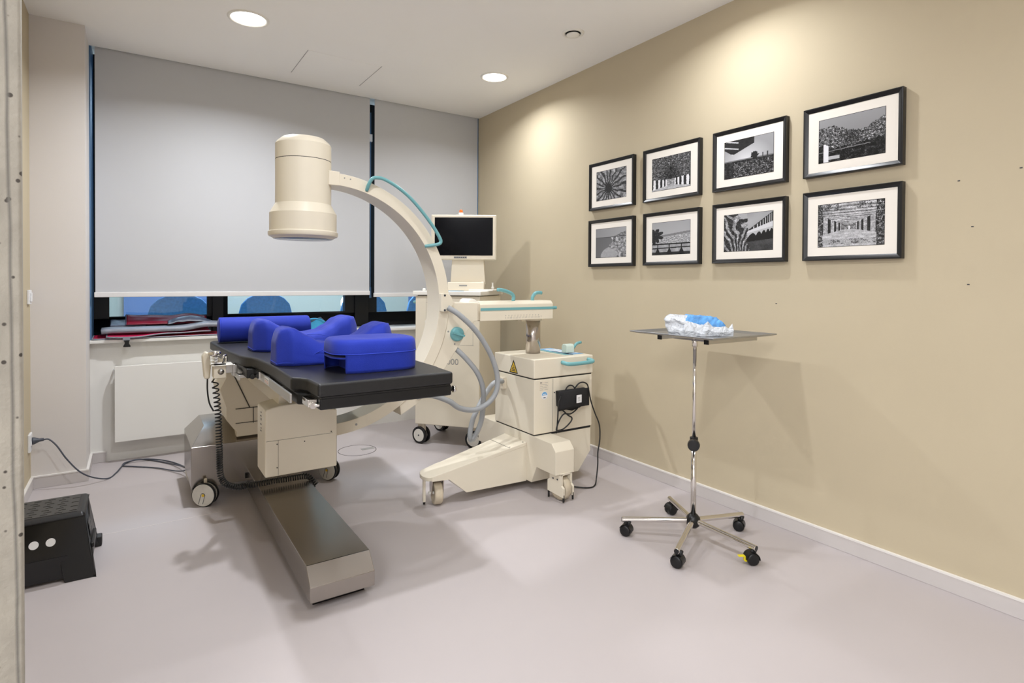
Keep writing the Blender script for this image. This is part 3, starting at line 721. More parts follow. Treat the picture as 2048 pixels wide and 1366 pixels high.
def saddle_top(u):
    P = [(0.0, 0.118), (0.03, 0.145), (0.08, 0.155), (0.14, 0.151), (0.24, 0.120), (0.36, 0.086), (0.50, 0.078), (0.62, 0.086), (0.72, 0.112), (0.82, 0.150), (0.90, 0.162), (0.96, 0.158), (1.0, 0.135)]
    for (a, b), (c, d) in zip(P, P[1:]):
        if u <= c:
            f = (u-a)/(c-a); f = f*f*(3-2*f)*0.5+f*0.5; return b+(d-b)*f
    return P[-1][1]
def saddle(name_label, x0, x1, y0, y1, rotz, leanL=0.0):
    # block with high ends, low middle, chamfered corners and rounded crest
    cx, cy = (x0+x1)/2, (y0+y1)/2; lx, ly = (x1-x0)/2, (y1-y0)/2
    t = thing('saddle_cushion', name_label, 'cushion', (cx, cy, ZT), rotz)
    NU, NV = 56, 20
    def rim(v):      # superellipse-ish plan: half width in x at given v to chamfer corners
        return 1.0
    vs = []; 
    def pt(u, v):
        # u,v in 0..1 on top; plan with chamfered corners
        X = (2*u-1); Y = (2*v-1)
        k = max(0, abs(X)-0.80)/0.20; yl = 1-0.42*k
        y = Y*ly*yl
        z = saddle_top(u)
        e = max(0, abs(Y)-0.55)/0.45
        z = z - 0.030*e**2.6 - 0.014*(e**8)
        z += 0.0022*nz(u*9, v*5, 2.0, x0)
        ex = max(0, abs(X)-0.93)/0.07
        z -= 0.02*ex**2
        x = X*lx*(1-0.02*e**3)
        return Vector((x, y*(1-0.07*(z/0.16)*1.0), z))
    top = [[pt(i/NU, j/NV) for i in range(NU+1)] for j in range(NV+1)]
    mb = MB(); idx = {}
    V = []; F = []
    for j in range(NV+1):
        for i in range(NU+1): idx[('t', i, j)] = len(V); V.append(top[j][i])
    for j in range(NV):
        for i in range(NU): F.append((idx[('t', i, j)], idx[('t', i+1, j)], idx[('t', i+1, j+1)], idx[('t', i, j+1)]))
    loop = [(i, 0) for i in range(NU+1)] + [(NU, j) for j in range(1, NV+1)] + [(i, NV) for i in range(NU-1, -1, -1)] + [(0, j) for j in range(NV-1, 0, -1)]
    levels = 8; prev = [idx[('t', i, j)] for i, j in loop]
    for l in range(1, levels+1):
        cur = []
        for q, (i, j) in enumerate(loop):
            p = top[j][i]; f = l/levels; z = p.z*(1-f)
            bul = 1+0.035*math.sin(PI*f) + 0.07*f + (0.02 if 0.70 < f < 0.9 else 0)
            cur.append(len(V)); V.append(Vector((p.x*(1+0.012*f), p.y*bul, z)))
        n = len(loop)
        for q in range(n): F.append((prev[q], prev[(q+1) % n], cur[(q+1) % n], cur[q]))
        prev = cur
    F.append(tuple(prev))
    mb.add(V, F, None, True)
    o = obj('cover', mb, M_blue, t)
    # piping: along the bottom zip band and the crest edge
    def ringat(f, r):
        P = []
        for q, (i, j) in enumerate(loop+[loop[0]]):
            p = top[j][i]; P.append((p.x*(1+0.012*f)*1.002, p.y*(1+0.035*math.sin(PI*f)+0.07*f)*1.004, min(p.z*(1-f), 0.02+0.012*(f < 0.85))))
        return MB().tube(P, r, 6)
    obj('zip_piping', ringat(0.88, 0.0016), M_blue2, t)
    arc = []
    for i in range(25):
        a = i/24; x = lx*(-0.55+1.15*a); arc.append((x, -ly*(1.015+0.02*math.sin(PI*a)), 0.022+0.055*math.sin(PI*min(1, a*1.0))**0.7))
    obj('seam', MB().tube(arc, 0.0013, 6), M_blue2, t)
    return t
saddle('royal blue saddle-shaped cushion with two humps, just in front of the bolster', 0.488, 1.012, 2.975, 3.235, 0.0)
saddle('royal blue two-humped cushion, between the other saddle cushion and the horseshoe cushion', 0.487, 0.990, 2.425, 2.640, 0.0)

# horseshoe cushion
t = thing('horseshoe_cushion', 'royal blue horseshoe head cushion with a square tunnel and white tag, nearest table end', 'cushion', (0.79, 2.22, ZT))
pl = []
for i in range(33):     # plan: bowed front (toward camera), flatter back
    a = PI+PI*i/32; x = math.cos(a); y = math.sin(a)
    pl.append((0.795+0.172*math.copysign(abs(x)**0.55, x), 2.20-0.098*abs(y)**0.80))
for i in range(17):
    a = PI*i/16; x = math.cos(a); y = math.sin(a)
    pl.append((0.795+0.172*math.copysign(abs(x)**0.45, x), 2.20+0.155*abs(y)**0.55))
cx = 0.795; cyy = 2.225
def ringp(k, z, dk=0): return [(cx+(x-cx)*k+dk, cyy+(y-cyy)*k, z) for x, y in pl]
lv = [(0.985, ZT), (1.0, ZT+0.012), (1.0, ZT+0.070), (1.006, ZT+0.076), (1.002, ZT+0.090), (0.995, ZT+0.105), (0.975, ZT+0.117), (0.93, ZT+0.124), (0.80, ZT+0.127), (0.45, ZT+0.124), (0.05, ZT+0.120)]
mb = MB(); V = []; n = len(pl); F = []
for k, z in lv: V += [Vector(p) for p in ringp(k, z)]
# tunnel notch at the front-left: drop faces of lower band in that sector
def in_notch(p): return p.x < 0.668 and p.y < 2.30
for l in range(len(lv)-1):
    for i in range(n):
        j = (i+1) % n; a = V[l*n+i]; b = V[l*n+j]
        if l < 2 and in_notch(a) and in_notch(b) and a.z < ZT+0.055: continue
        F.append((l*n+i, l*n+j, (l+1)*n+j, (l+1)*n+i))
F.append(tuple(range((len(lv)-1)*n, len(lv)*n)))
mb.add(V, F, None, True)
body = obj('cover', W(t, mb), M_blue, t)
so = body.modifiers.new('sol', 'SOLIDIFY'); so.thickness = 0.004; so.offset = -1
lip = MB(); A = [p for p in pl if p[0] < 0.672 and p[1] < 2.31]
A = sorted(A, key=lambda p: p[1])
band = MB().grid(lambda u, v: Vector((0.6275, 2.155+0.14*u, ZT+0.052+0.02*v)), 4, 2)
mbn = MB().box((0.70, 2.12, ZT), (0.71, 2.33, ZT+0.07), m=M_blue)
mbn.prism([(x, y) for x, y in ([(cx+(x-cx)*0.995, cyy+(y-cyy)*0.995) for x, y in pl])], 'Z', ZT+0.055, ZT+0.060, m=M_blue)
obj('tunnel_lining', W(t, mbn), M_blue, t)
obj('piping', W(t, MB().tube([Vector(p) for p in ringp(1.008, ZT+0.072)]+[Vector(ringp(1.008, ZT+0.072)[0])], 0.0016, 6)), M_blue2, t)
M = face_M((0.868, 2.1085, ZT+0.055), 0.10, -1)
tg = MB().box((-0.017, -0.013, 0), (0.017, 0.013, 0.0012), m=M_paper, M=M)
for i in range(3): tg.box((-0.013, -0.004+0.006*i-0.002, 0.0012), (0.010-0.004*i, -0.003+0.006*i-0.002, 0.0014), m=M_ink2, M=M)
tg.box((-0.002, -0.003, 0.0012), (0.003, 0.002, 0.0015), m=M_blue, M=M)
obj('care_tag', W(t, tg), M_paper, t)

# ------------------------------------------------------------------ C-arm unit
def arc_sweep(c, sec, a0, a1, n, m=None):
    """sweep section list of (r,y) around centre c in the XZ plane"""
    mb = MB(); k = len(sec(a0) if callable(sec) else sec); V = []
    for i in range(n+1):
        a = R(a0+(a1-a0)*i/n); S_ = sec(a0+(a1-a0)*i/n) if callable(sec) else sec
        for r, y in S_: V.append((c[0]+r*math.cos(a), y, c[1]+r*math.sin(a)))
    F = [(i*k+j, i*k+(j+1) % k, (i+1)*k+(j+1) % k, (i+1)*k+j) for i in range(n) for j in range(k)]
    F += [tuple(range(k)), tuple(range(n*k, (n+1)*k))]
    return mb.add(V, F, m)
CC = (0.79, 1.085); CY0, CY1 = 2.765, 2.915; CYM = 2.84
t = A = thing('c_arm_unit', 'cream mobile X-ray imaging unit with a large C-shaped arm over the table', 'C-arm X-ray unit', (1.95, 2.84, 0))
ring = obj('c_arm', W(t, arc_sweep(CC, [(0.578, CY0), (0.636, CY0), (0.636, CY0+0.03), (0.628, CY0+0.034), (0.628, CY1-0.034), (0.636, CY1-0.03), (0.636, CY1), (0.578, CY1)], 92, -104, 110)), M_cream, t, bevel=0.002)
for px, pz in ((0.856, 1.700), (0.885, 1.697)):
    obj('bolt', W(t, MB().cyl((px, CY0-0.001, pz), (px, CY0+0.004, pz), 0.0035, n=12)), M_ink2, ring)
for a in (-78,):
    obj('bolt', W(t, MB().cyl((CC[0]+0.607*math.cos(R(a)), CY0-0.001, CC[1]+0.607*math.sin(R(a))), (CC[0]+0.607*math.cos(R(a)), CY0+0.004, CC[1]+0.607*math.sin(R(a))), 0.006, n=12)), M_ink2, ring)
# end piece joining ring to the image intensifier
obj('end_bracket', W(t, MB().box((0.78, CY0-0.004, 1.660), (0.832, CY1+0.004, 1.728))), M_cream, t, bevel=0.003)
DX, DY = 0.684, CYM+0.01
pr_ = [(0, 1.400), (0.135, 1.400), (0.142, 1.406), (0.156, 1.412), (0.159, 1.418), (0.159, 1.432), (0.153, 1.437), (0.153, 1.520), (0.131, 1.560), (0.1275, 1.566), (0.1275, 1.772)]
dr = obj('image_intensifier', W(t, MB().lathe(pr_, (DX, DY, 0), n=72)), M_cream, t)
dr2 = obj('drum_cap', W(t, MB().lathe([(0.1275, 1.775), (0.1275, 1.848), (0.121, 1.860), (0.098, 1.880), (0.0, 1.882)], (DX, DY, 0), n=72)), M_cream, t)
obj('cap_joint', W(t, MB().lathe([(0.1265, 1.7715), (0.1265, 1.7755)], (DX, DY, 0), n=72)), M_groove, dr2)
obj('entrance_window', W(t, MB().lathe([(0.0, 1.3985), (0.130, 1.3985), (0.134, 1.400)], (DX, DY, 0), n=64)), mat('dark_blue_window', (70, 80, 120), 0.15), dr)
for o in (dr, dr2):
    e = o.modifiers.new('es', 'EDGE_SPLIT'); e.split_angle = R(28)
# teal handle on ring
hp = spline([(0.967, CY0-0.0, 1.652), (0.972, CY0-0.018, 1.680), (0.985, CY0-0.03, 1.706), (1.01, CY0-0.03, 1.713), (1.05, CY0-0.03, 1.708), (1.12, CY0-0.03, 1.675), (1.19, CY0-0.03, 1.625), (1.26, CY0-0.03, 1.555),
             (1.32, CY0-0.03, 1.483), (1.355, CY0-0.03, 1.43), (1.360, CY0-0.03, 1.408), (1.345, CY0-0.025, 1.397), (1.300, CY0-0.005, 1.388), (1.285, CY0+0.004, 1.386)], 8)
hp[0] = Vector((0.967, CY0+0.004, 1.650))
obj('ring_handle', W(t, MB().tube(hp, 0.0088, 14)), M_teal, t)
# x-ray tube housing at the lower end of the ring
tb = obj('tube_housing', W(t, MB().prism([(0.50, 0.415), (0.76, 0.425), (0.80, 0.455), (0.80, 0.52), (0.77, 0.56), (0.60, 0.57), (0.55, 0.60), (0.50, 0.60)], 'Y', CY0+0.01, CY1+0.04)), M_cream, t, bevel=0.006)
# carrier (curved holder)
pts = []
for a in range(4, -59, -3): pts.append((CC[0]+0.6375*math.cos(R(a)), CC[1]+0.6375*math.sin(R(a))))
for a, r in ((-58, 0.685), (-50, 0.698), (-40, 0.706), (-30, 0.712), (-25, 0.722), (-18, 0.745)): pts.append((CC[0]+r*math.cos(R(a)), CC[1]+r*math.sin(R(a))))
pts += [(1.545, 0.925), (1.585, 0.975), (1.612, 0.980), (1.612, 1.082), (1.47, 1.084), (1.437, 1.10)]
hold = obj('ring_carrier', W(t, MB().prism(pts, 'Y', CY0+0.006, CY1-0.006)), M_cream, t, bevel=0.004)
cap = [(1.368, 1.040), (1.368, 1.136), (1.392, 1.138), (1.412, 1.134), (1.428, 1.120), (1.438, 1.100), (1.440, 1.078), (1.432, 1.058), (1.415, 1.043), (1.39, 1.036)]
cpo = obj('carrier_cap', W(t, MB().prism(cap, 'Y', CY0-0.022, CY0+0.02)), M_cream, t, bevel=0.003)
obj('screw', W(t, MB().cyl((1.390, CY0-0.0235, 1.125), (1.390, CY0-0.02, 1.125), 0.006, n=14).cyl((1.390, CY0-0.0235, 1.046), (1.390, CY0-0.02, 1.046), 0.006, n=14)), M_ink, cpo)
kb = MB().lathe([(0.0, 0.020), (0.030, 0.020), (0.038, 0.016), (0.040, 0.0)], (1.477, CY0+0.006, 0.912), axis=(0, -1, 0), n=32)
kb.box((-0.038, -0.005, 0.018), (0.038, 0.005, 0.030), M=Matrix.Translation((1.477, CY0+0.006, 0.912)) @ Matrix.Rotation(R(15), 4, 'Y') @ Matrix.Rotation(R(90), 4, 'X'))
obj('brake_knob', W(t, kb), M_teal, t)
mk = MB()
for px, pz, kk in ((1.426, 0.928, 0), (1.465, 0.858, 1)):
    mk.cyl((px, CY0+0.005, pz), (px, CY0+0.0065, pz), 0.005, n=14)
obj('knob_symbol', W(t, mk), M_ink2, t)
# horizontal arm
y0a, y1a = 2.80, 2.955
sec = [(y0a, 0.974), (y0a, 1.068), (y0a+0.018, 1.086), (y1a-0.018, 1.086), (y1a, 1.068), (y1a, 0.974)]
ha = obj('horizontal_arm', W(t, MB().prism(sec, 'X', 1.645, 2.165)), M_cream, t, bevel=0.003)
obj('arm_joint', W(t, MB().box((1.608, y0a+0.008, 0.98), (1.650, y1a-0.008, 1.075))), M_cream2, ha, bevel=0.002)
obj('side_stripe', W(t, MB().box((1.646, y0a-0.003, 1.034), (2.165, y0a+0.001, 1.049))), M_teal, ha)
obj('side_stripe', W(t, MB().box((1.646, y1a-0.001, 1.034), (2.165, y1a+0.003, 1.049))), M_teal, ha)
obj('stripe_knob', W(t, MB().cyl((2.164, y0a+0.012, 1.041), (2.200, y0a+0.012, 1.041), 0.010, n=14)), M_teal, ha, bevel=0.002)
tk = MB()
for i in range(25):
    x = 1.815+i*0.0108; tk.box((x, y0a-0.0006, 0.984), (x+0.0012, y0a, 0.993+0.004*(i % 2 == 0)))
for i in range(12): 
    x = 1.815+i*0.0216; tk.box((x-0.001, y0a-0.0006, 1.001), (x+0.004, y0a, 1.004))
obj('scale_marks', W(t, tk), M_ink2, ha)
obj('arm_hood', W(t, MB().prism([(1.575, 1.075), (1.583, 1.095), (1.60, 1.104), (1.618, 1.100), (1.635, 1.088), (1.66, 1.080), (1.66, 1.070), (1.575, 1.070)], 'Y', 2.82, 2.93)), M_whitep, ha, bevel=0.003)
def lever(P, r, wide=1.7):
    mb = MB().tube(spline(P, 6), r, 12); return mb
obj('brake_lever', W(t, lever([(1.902, 2.85, 1.085), (1.904, 2.85, 1.112), (1.888, 2.85, 1.130), (1.855, 2.85, 1.143), (1.815, 2.85, 1.152), (1.79, 2.85, 1.153)], 0.011)), M_teal, ha)
obj('brake_lever', W(t, lever([(2.065, 2.88, 1.085), (2.068, 2.88, 1.108), (2.085, 2.88, 1.128), (2.11, 2.88, 1.134), (2.135, 2.88, 1.132)], 0.011)), M_teal, ha)
# column
CXc, CYc = 2.075, 2.885
lc = obj('lift_column', W(t, MB().cyl((CXc, CYc, 0.75), (CXc, CYc, 0.966), 0.046, n=40)), M_steel_d, t)
obj('column_collar', W(t, MB().cyl((CXc, CYc, 0.962), (CXc, CYc, 0.975), 0.055, n=40).box((1.97, 2.86, 0.960), (2.0, 2.90, 0.974))), M_cream2, lc)
# cart body
bx0, bx1, by0, by1 = 1.902, 2.338, 2.630, 3.050
bod = obj('cart_body', W(t, MB().box((bx0, by0, 0.325), (bx1, by1, 0.640))), M_cream, t, bevel=0.004)
lid = obj('cart_lid', W(t, MB().box((bx0-0.004, by0-0.004, 0.647), (bx1+0.004, by1+0.004, 0.757))), M_cream, t, bevel=0.006, seg=3)
obj('lid_joint', W(t, MB().box((bx0+0.004, by0+0.004, 0.630), (bx1-0.004, by1-0.004, 0.655))), M_dark, t)
obj('door_joint', W(t, MB().box((2.036, by0-0.0008, 0.33), (2.0375, by0, 0.636))), M_groove, bod)
obj('lock', W(t, MB().cyl((2.048, by0-0.002, 0.555), (2.048, by0, 0.555), 0.004, n=12)), M_ink, bod)
# rating plate
mb = MB().box((1.938, by0-0.0008, 0.578), (2.005, by0, 0.628), m=M_cream2)
for i in range(5):
    mb.box((1.944, by0-0.0012, 0.619-0.010*i), (1.965+0.012*(i % 2), by0-0.0008, 0.6205-0.010*i), m=M_ink2)
    mb.box((1.975, by0-0.0012, 0.619-0.010*i), (1.999-0.006*(i % 2), by0-0.0008, 0.6205-0.010*i), m=M_ink2)
mb.box((1.946, by0-0.0013, 0.617), (1.953, by0-0.0008, 0.624), m=M_ink)
obj('rating_plate', W(t, mb), M_cream2, bod)
M = face_M((1.975, by0-0.0006, 0.546), 0, -1)
mb = MB().cyl((0,0,0), (0,0,0.0008), 0.0225, n=36, m=M_paper, M=M)
mb.prism([(0.019*math.cos(PI*i/16), 0.019*math.sin(PI*i/16)+0.001) for i in range(17)], 'Z', 0.0008, 0.0012, m=M_lblue, M=M)
mb.box((-0.008, -0.016, 0.0008), (0.008, -0.011, 0.0012), m=M_ink, M=M)
mb.box((-0.011, 0.004, 0.0012), (0.011, 0.008, 0.0014), m=M_paper, M=M)
obj('round_sticker', W(t, mb), M_paper, bod)
# triangular warning sign on the left side
M = face_M((bx0-0.0046, 2.835, 0.690), -1, 0)
mb = MB().prism([(-0.046, -0.036), (0.046, -0.036), (0.0, 0.044)], 'Z', 0, 0.0006, m=M_black, M=M)
mb.prism([(-0.034, -0.0295), (0.034, -0.0295), (0.0, 0.030)], 'Z', 0.0006, 0.0010, m=M_yel2, M=M)
for i, ww in enumerate((0.024, 0.018, 0.012, 0.007)): mb.box((-ww, -0.024+0.009*i, 0.001), (ww, -0.019+0.009*i, 0.0013), m=M_ink, M=M)
obj('warning_sign', W(t, mb), M_yel2, lid)
# teal grip on the lid
gp = spline([(2.102, by0-0.002, 0.728), (2.100, 2.600, 0.726), (2.106, 2.578, 0.724), (2.13, 2.572, 0.722), (2.2, 2.572, 0.722), (2.27, 2.572, 0.724), (2.298, 2.578, 0.727), (2.304, 2.600, 0.73), (2.302, by0-0.002, 0.732)], 8)
obj('push_handle', W(t, MB().tube(gp, 0.0115, 14)), M_teal, lid)
# control field on top
mb = MB().box((2.20, 2.70, 0.7572), (2.328, 3.03, 0.7585), m=M_lblue); mb.box((2.185, 2.70, 0.7572), (2.215, 3.03, 0.759), m=M_teal)
for i in range(6): mb.box((2.235, 2.73+0.045*i, 0.7585), (2.315, 2.755+0.045*i, 0.760), m=M_paper)
mb.box((2.225, 2.68, 0.7585), (2.23, 2.90, 0.7605), m=M_ink)
obj('control_panel', W(t, mb), M_teal, lid)
swb = obj('steering_block', W(t, MB().prism([(2.725, 0.765), (2.725, 0.805), (2.735, 0.817), (2.765, 0.817), (2.775, 0.805), (2.775, 0.765)], 'X', 2.215, 2.275)), mat('pale_green_plastic', (205, 222, 212), 0.4), lid, bevel=0.003)
obj('steering_lever', W(t, lever([(2.262, 2.745, 0.775), (2.285, 2.748, 0.79), (2.315, 2.75, 0.815), (2.35, 2.75, 0.822)], 0.009)), M_teal, lid)
# base: chassis under body
cr = [(2.425, 0.150), (2.425, 0.278), (2.462, 0.318), (3.218, 0.318), (3.255, 0.278), (3.255, 0.150), (3.09, 0.150), (3.04, 0.050), (2.65, 0.050), (2.60, 0.150)]
ch = obj('chassis', W(t, MB().prism(cr, 'X', 1.900, 2.030)), M_cream, t, bevel=0.003)
obj('chassis_rear', W(t, MB().prism([(2.030, 0.058), (2.24, 0.058), (2.335, 0.17), (2.335, 0.318), (2.030, 0.318)], 'Y', 2.636, 3.044)), M_cream, t, bevel=0.003)
obj('body_joint', W(t, MB().box((1.908, 2.636, 0.312), (2.332, 3.044, 0.33))), M_dark, t)
# front leg with sloping top and tapering plan
yf, yb0, yb1 = 2.700, 2.905, 2.850
V = []
for (x, zt_, zb_, ybk) in ((1.295, 0.172, 0.152, 2.80), (1.300, 0.174, 0.152, 2.84), (1.40, 0.190, 0.145, 2.862), (1.505, 0.2, 0.056, 2.868), (1.90, 0.268, 0.045, 2.93)):
    V += [(x, yf if x > 1.299 else yf+0.02, zb_), (x, ybk, zb_), (x, ybk, zt_), (x, yf if x > 1.299 else yf+0.02, zt_)]
F = [(0,1,2,3), (16,17,18,19)]
for k_ in range(4):
    for i in range(4):
        j_ = (i+1) % 4; F.append((k_*4+i, k_*4+j_, k_*4+4+j_, k_*4+4+i))
leg = obj('front_leg', W(t, MB().add(V, F)), M_cream, t)
lt = MB()
nose = [(1.298, 2.702), (1.284, 2.712), (1.274, 2.735), (1.270, 2.765), (1.274, 2.80), (1.286, 2.828), (1.302, 2.842)]
zt_ = lambda x: 0.172+(x-1.295)*(0.268-0.172)/(1.90-1.295)+0.002
lt.add([(x, y, zt_(x)) for x, y in nose+[(1.90, 2.932), (1.90, 2.698)]] + [(x, y, zt_(x)-0.020) for x, y in nose+[(1.90, 2.932), (1.90, 2.698)]],
       [tuple(range(9)), tuple(range(17, 8, -1))]+[(i, (i+1) % 9, 9+(i+1) % 9, 9+i) for i in range(9)])
obj('leg_cover', W(t, lt), M_cream, leg, bevel=0.002)
gx = 1.785; obj('cover_joint', W(t, MB().box((gx, 2.702, zt_(gx)-0.001), (gx+0.0018, 2.915, zt_(gx)+0.0012)).cyl((gx+0.01, 2.715, zt_(gx)), (gx+0.01, 2.715, zt_(gx)+0.003), 0.003, n=8).cyl((1.885, 2.715, zt_(1.885)), (1.885, 2.715, zt_(1.885)+0.003), 0.003, n=8)), M_groove, leg)
# rear wheel in its fork with cable pushers
def fork_wheel(wx, wy, ang, r, nm='rear_wheel'):
    Rm = Matrix.Translation((wx, wy, 0)) @ Matrix.Rotation(ang, 4, 'Z')   # local x = axle
    fk = MB()
    for s in (-1, 1):
        xa, xb = s*0.030, s*0.044
        fk.prism([(-0.045, 0.155), (0.045, 0.155), (0.045, 0.115), (0.060, 0.105), (0.060, 0.045), (-0.060, 0.030), (-0.060, 0.080), (-0.045, 0.092)], 'X', xa, xb, m=M_cream, M=Rm)
        for yy in (-0.056, 0.056): fk.cyl(Rm@Vector(((xa+xb)/2, yy, 0.006)), Rm@Vector(((xa+xb)/2, yy, 0.045)), 0.0055, n=12, m=M_black)
    fk.box((-0.044, -0.045, 0.145), (0.044, 0.045, 0.157), m=M_cream, M=Rm)
    for yy in (-0.016, 0.016): fk.cyl(Rm@Vector((-0.0455, yy, 0.122)), Rm@Vector((-0.044, yy, 0.122)), 0.005, n=12, m=M_ink)
    f = obj('wheel_fork', W(t, fk), M_cream, t, bevel=0.0015)
    wl = MB().lathe([(0, -0.019), (r*0.55, -0.019), (r*0.7, -0.022), (r*0.94, -0.022), (r, -0.016), (r, 0.016), (r*0.94, 0.022), (r*0.7, 0.022), (r*0.55, 0.019), (0, 0.019)], (wx, wy, r), axis=(math.cos(ang), math.sin(ang), 0), n=44)
    obj('wheel', W(t, wl), M_wheelp, f)
fork_wheel(1.968, 2.465, R(8), 0.066)
fork_wheel(1.968, 3.21, R(8), 0.066)
# front caster
wx, wy, r = 1.362, 2.775, 0.0625; ang = R(-12)
d = Vector((math.cos(ang), math.sin(ang), 0))
fk = MB()
Rm = Matrix.Translation((wx, wy, 0)) @ Matrix.Rotation(ang, 4, 'Z')
fk.prism([(-0.03, 0.155), (0.03, 0.155), (0.02, 0.07), (0.012, 0.052), (-0.012, 0.052), (-0.02, 0.07)], 'X', -0.034, -0.028, m=M_steel_d, M=Rm)
fk.prism([(-0.03, 0.155), (0.03, 0.155), (0.02, 0.07), (0.012, 0.052), (-0.012, 0.052), (-0.02, 0.07)], 'X', 0.028, 0.034, m=M_steel_d, M=Rm)
fk.cyl(Rm@Vector((-0.045, 0, 0.0625)), Rm@Vector((0.038, 0, 0.0625)), 0.009, n=14, m=M_whitep)
fk.box((-0.034, -0.03, 0.143), (0.034, 0.03, 0.156), m=M_steel_d, M=Rm)
fk.box((-0.075, -0.008, 0.02), (-0.062, 0.012, 0.155), m=M_cream, M=Rm)
fk.cyl(Rm@Vector((-0.068, 0.002, 0.006)), Rm@Vector((-0.068, 0.002, 0.045)), 0.0065, n=12, m=M_black)
f = obj('front_caster', W(t, fk), M_cream, t)
wl = MB().lathe([(0, -0.016), (r*0.6, -0.016), (r*0.75, -0.022), (r*0.93, -0.022), (r, -0.015), (r, 0.015), (r*0.93, 0.022), (r*0.75, 0.022), (r*0.6, 0.016), (0, 0.016)], (wx, wy, r), axis=d, n=44)
obj('wheel', W(t, wl), M_wheelp, f)
# corrugated hoses
def hose(P, r, nm):
    pth = spline(P, 26)
    return MB().tube(pth, r, 14, rf=lambda i, N: r*(1.0+0.045*math.cos(i*PI)))
h1 = [(1.405, 2.735, 1.060), (1.450, 2.70, 1.025), (1.530, 2.68, 0.950), (1.600, 2.68, 0.865), (1.655, 2.68, 0.770), (1.686, 2.68, 0.67), (1.678, 2.68, 0.590), (1.630, 2.69, 0.528), (1.55, 2.70, 0.500), (1.46, 2.70, 0.520), (1.395, 2.71, 0.565), (1.33, 2.73, 0.62), (1.20, 2.76, 0.70)]
h1[-2:] = [(1.30, 2.74, 0.60), (1.22, 2.80, 0.585), (1.17, 2.84, 0.60)]
obj('hose', W(t, hose(h1, 0.0145, 1)), M_greyhose, t)
h2 = [(1.475, 2.80, 0.838), (1.524, 2.77, 0.785), (1.580, 2.74, 0.71), (1.618, 2.74, 0.64), (1.638, 2.75, 0.57), (1.652, 2.78, 0.47), (1.652, 2.80, 0.40), (1.628, 2.81, 0.335), (1.598, 2.81, 0.300), (1.592, 2.82, 0.33), (1.615, 2.83, 0.41), (1.655, 2.84, 0.47), (1.712, 2.86, 0.537), (1.775, 2.87, 0.595), (1.84, 2.90, 0.60), (1.90, 2.95, 0.585)]
obj('hose', W(t, hose(h2, 0.0145, 1)), M_greyhose, t)
obj('hose_socket', W(t, MB().box((1.875, 2.92, 0.545), (1.903, 2.985, 0.615))), M_cream2, t, bevel=0.003)

# black pouch with foot switch cable hanging on the unit
t = thing('switch_pouch', 'black fabric pouch with small white label hanging on the cart front', 'pouch', (2.16, 2.60, 0.46))
def fl(u, v):
    x = 2.046+0.234*u; z = 0.462+0.105*v+0.006*math.sin(u*PI)+0.012*u*0+(-0.010)*(1-u)*(1-v)
    return Vector((x, 2.588-0.022*math.sin(PI*u)*(0.5+0.5*math.sin(PI*v)), z))
f0 = MB().grid(fl, 18, 8)
o = obj('front_flap', W(t, f0), mat('black_nylon', (24, 24, 26), 0.75, bump=0.3, bump_scale=300), t); s_ = o.modifiers.new('s', 'SOLIDIFY'); s_.thickness = 0.006
obj('pouch_body', W(t, MB().prism([(2.06, 0.475), (2.10, 0.455), (2.16, 0.440), (2.22, 0.452), (2.265, 0.480), (2.27, 0.565), (2.055, 0.565)], 'Y', 2.600, 2.6295)), MATS['black_nylon'], t, bevel=0.004)
M = face_M((2.178, 2.5615, 0.515), 0.05, -1)
lb = MB().box((-0.020, -0.022, 0), (0.020, 0.024, 0.001), m=M_paper, M=M)
for i in range(4): lb.box((-0.010, -0.012+0.007*i, 0.001), (0.009, -0.010+0.007*i, 0.0012), m=M_ink2, M=M)
obj('white_label', W(t, lb), M_paper, t)
obj('hanging_strap', W(t, MB().tube(spline([(2.10, 2.595, 0.565), (2.12, 2.60, 0.585), (2.15, 2.612, 0.59), (2.17, 2.61, 0.585), (2.18, 2.60, 0.568)], 6), 0.004, 8)), MATS['black_nylon'], t)
cb1 = spline([(2.18, 2.60, 0.575), (2.20, 2.59, 0.60), (2.23, 2.585, 0.605), (2.26, 2.585, 0.59), (2.272, 2.585, 0.56), (2.278, 2.57, 0.49), (2.30, 2.56, 0.42), (2.328, 2.55, 0.345), (2.333, 2.55, 0.26), (2.318, 2.55, 0.18), (2.318, 2.55, 0.11), (2.30, 2.54, 0.04), (2.26, 2.51, 0.006), (2.20, 2.50, 0.006), (2.13, 2.56, 0.01), (2.10, 2.62, 0.03)], 10)
obj('switch_cable', W(t, MB().tube(cb1, 0.0042, 8)), M_blackc, t)
cb2 = spline([(2.06, 2.585, 0.54), (2.040, 2.58, 0.50), (2.035, 2.58, 0.42), (2.038, 2.59, 0.36), (2.042, 2.60, 0.325)], 8)
obj('switch_cable', W(t, MB().tube(cb2, 0.0042, 8)), M_blackc, t)
cb3 = spline([(2.07, 2.59, 0.462), (2.11, 2.58, 0.425), (2.14, 2.58, 0.405), (2.128, 2.58, 0.380), (2.08, 2.58, 0.350), (2.035, 2.58, 0.345), (2.026, 2.58, 0.355), (2.045, 2.58, 0.40), (2.08, 2.58, 0.435), (2.13, 2.58, 0.43), (2.18, 2.585, 0.45), (2.20, 2.59, 0.47)], 8)
obj('switch_cable', W(t, MB().tube(cb3, 0.0042, 8)), M_blackc, t)

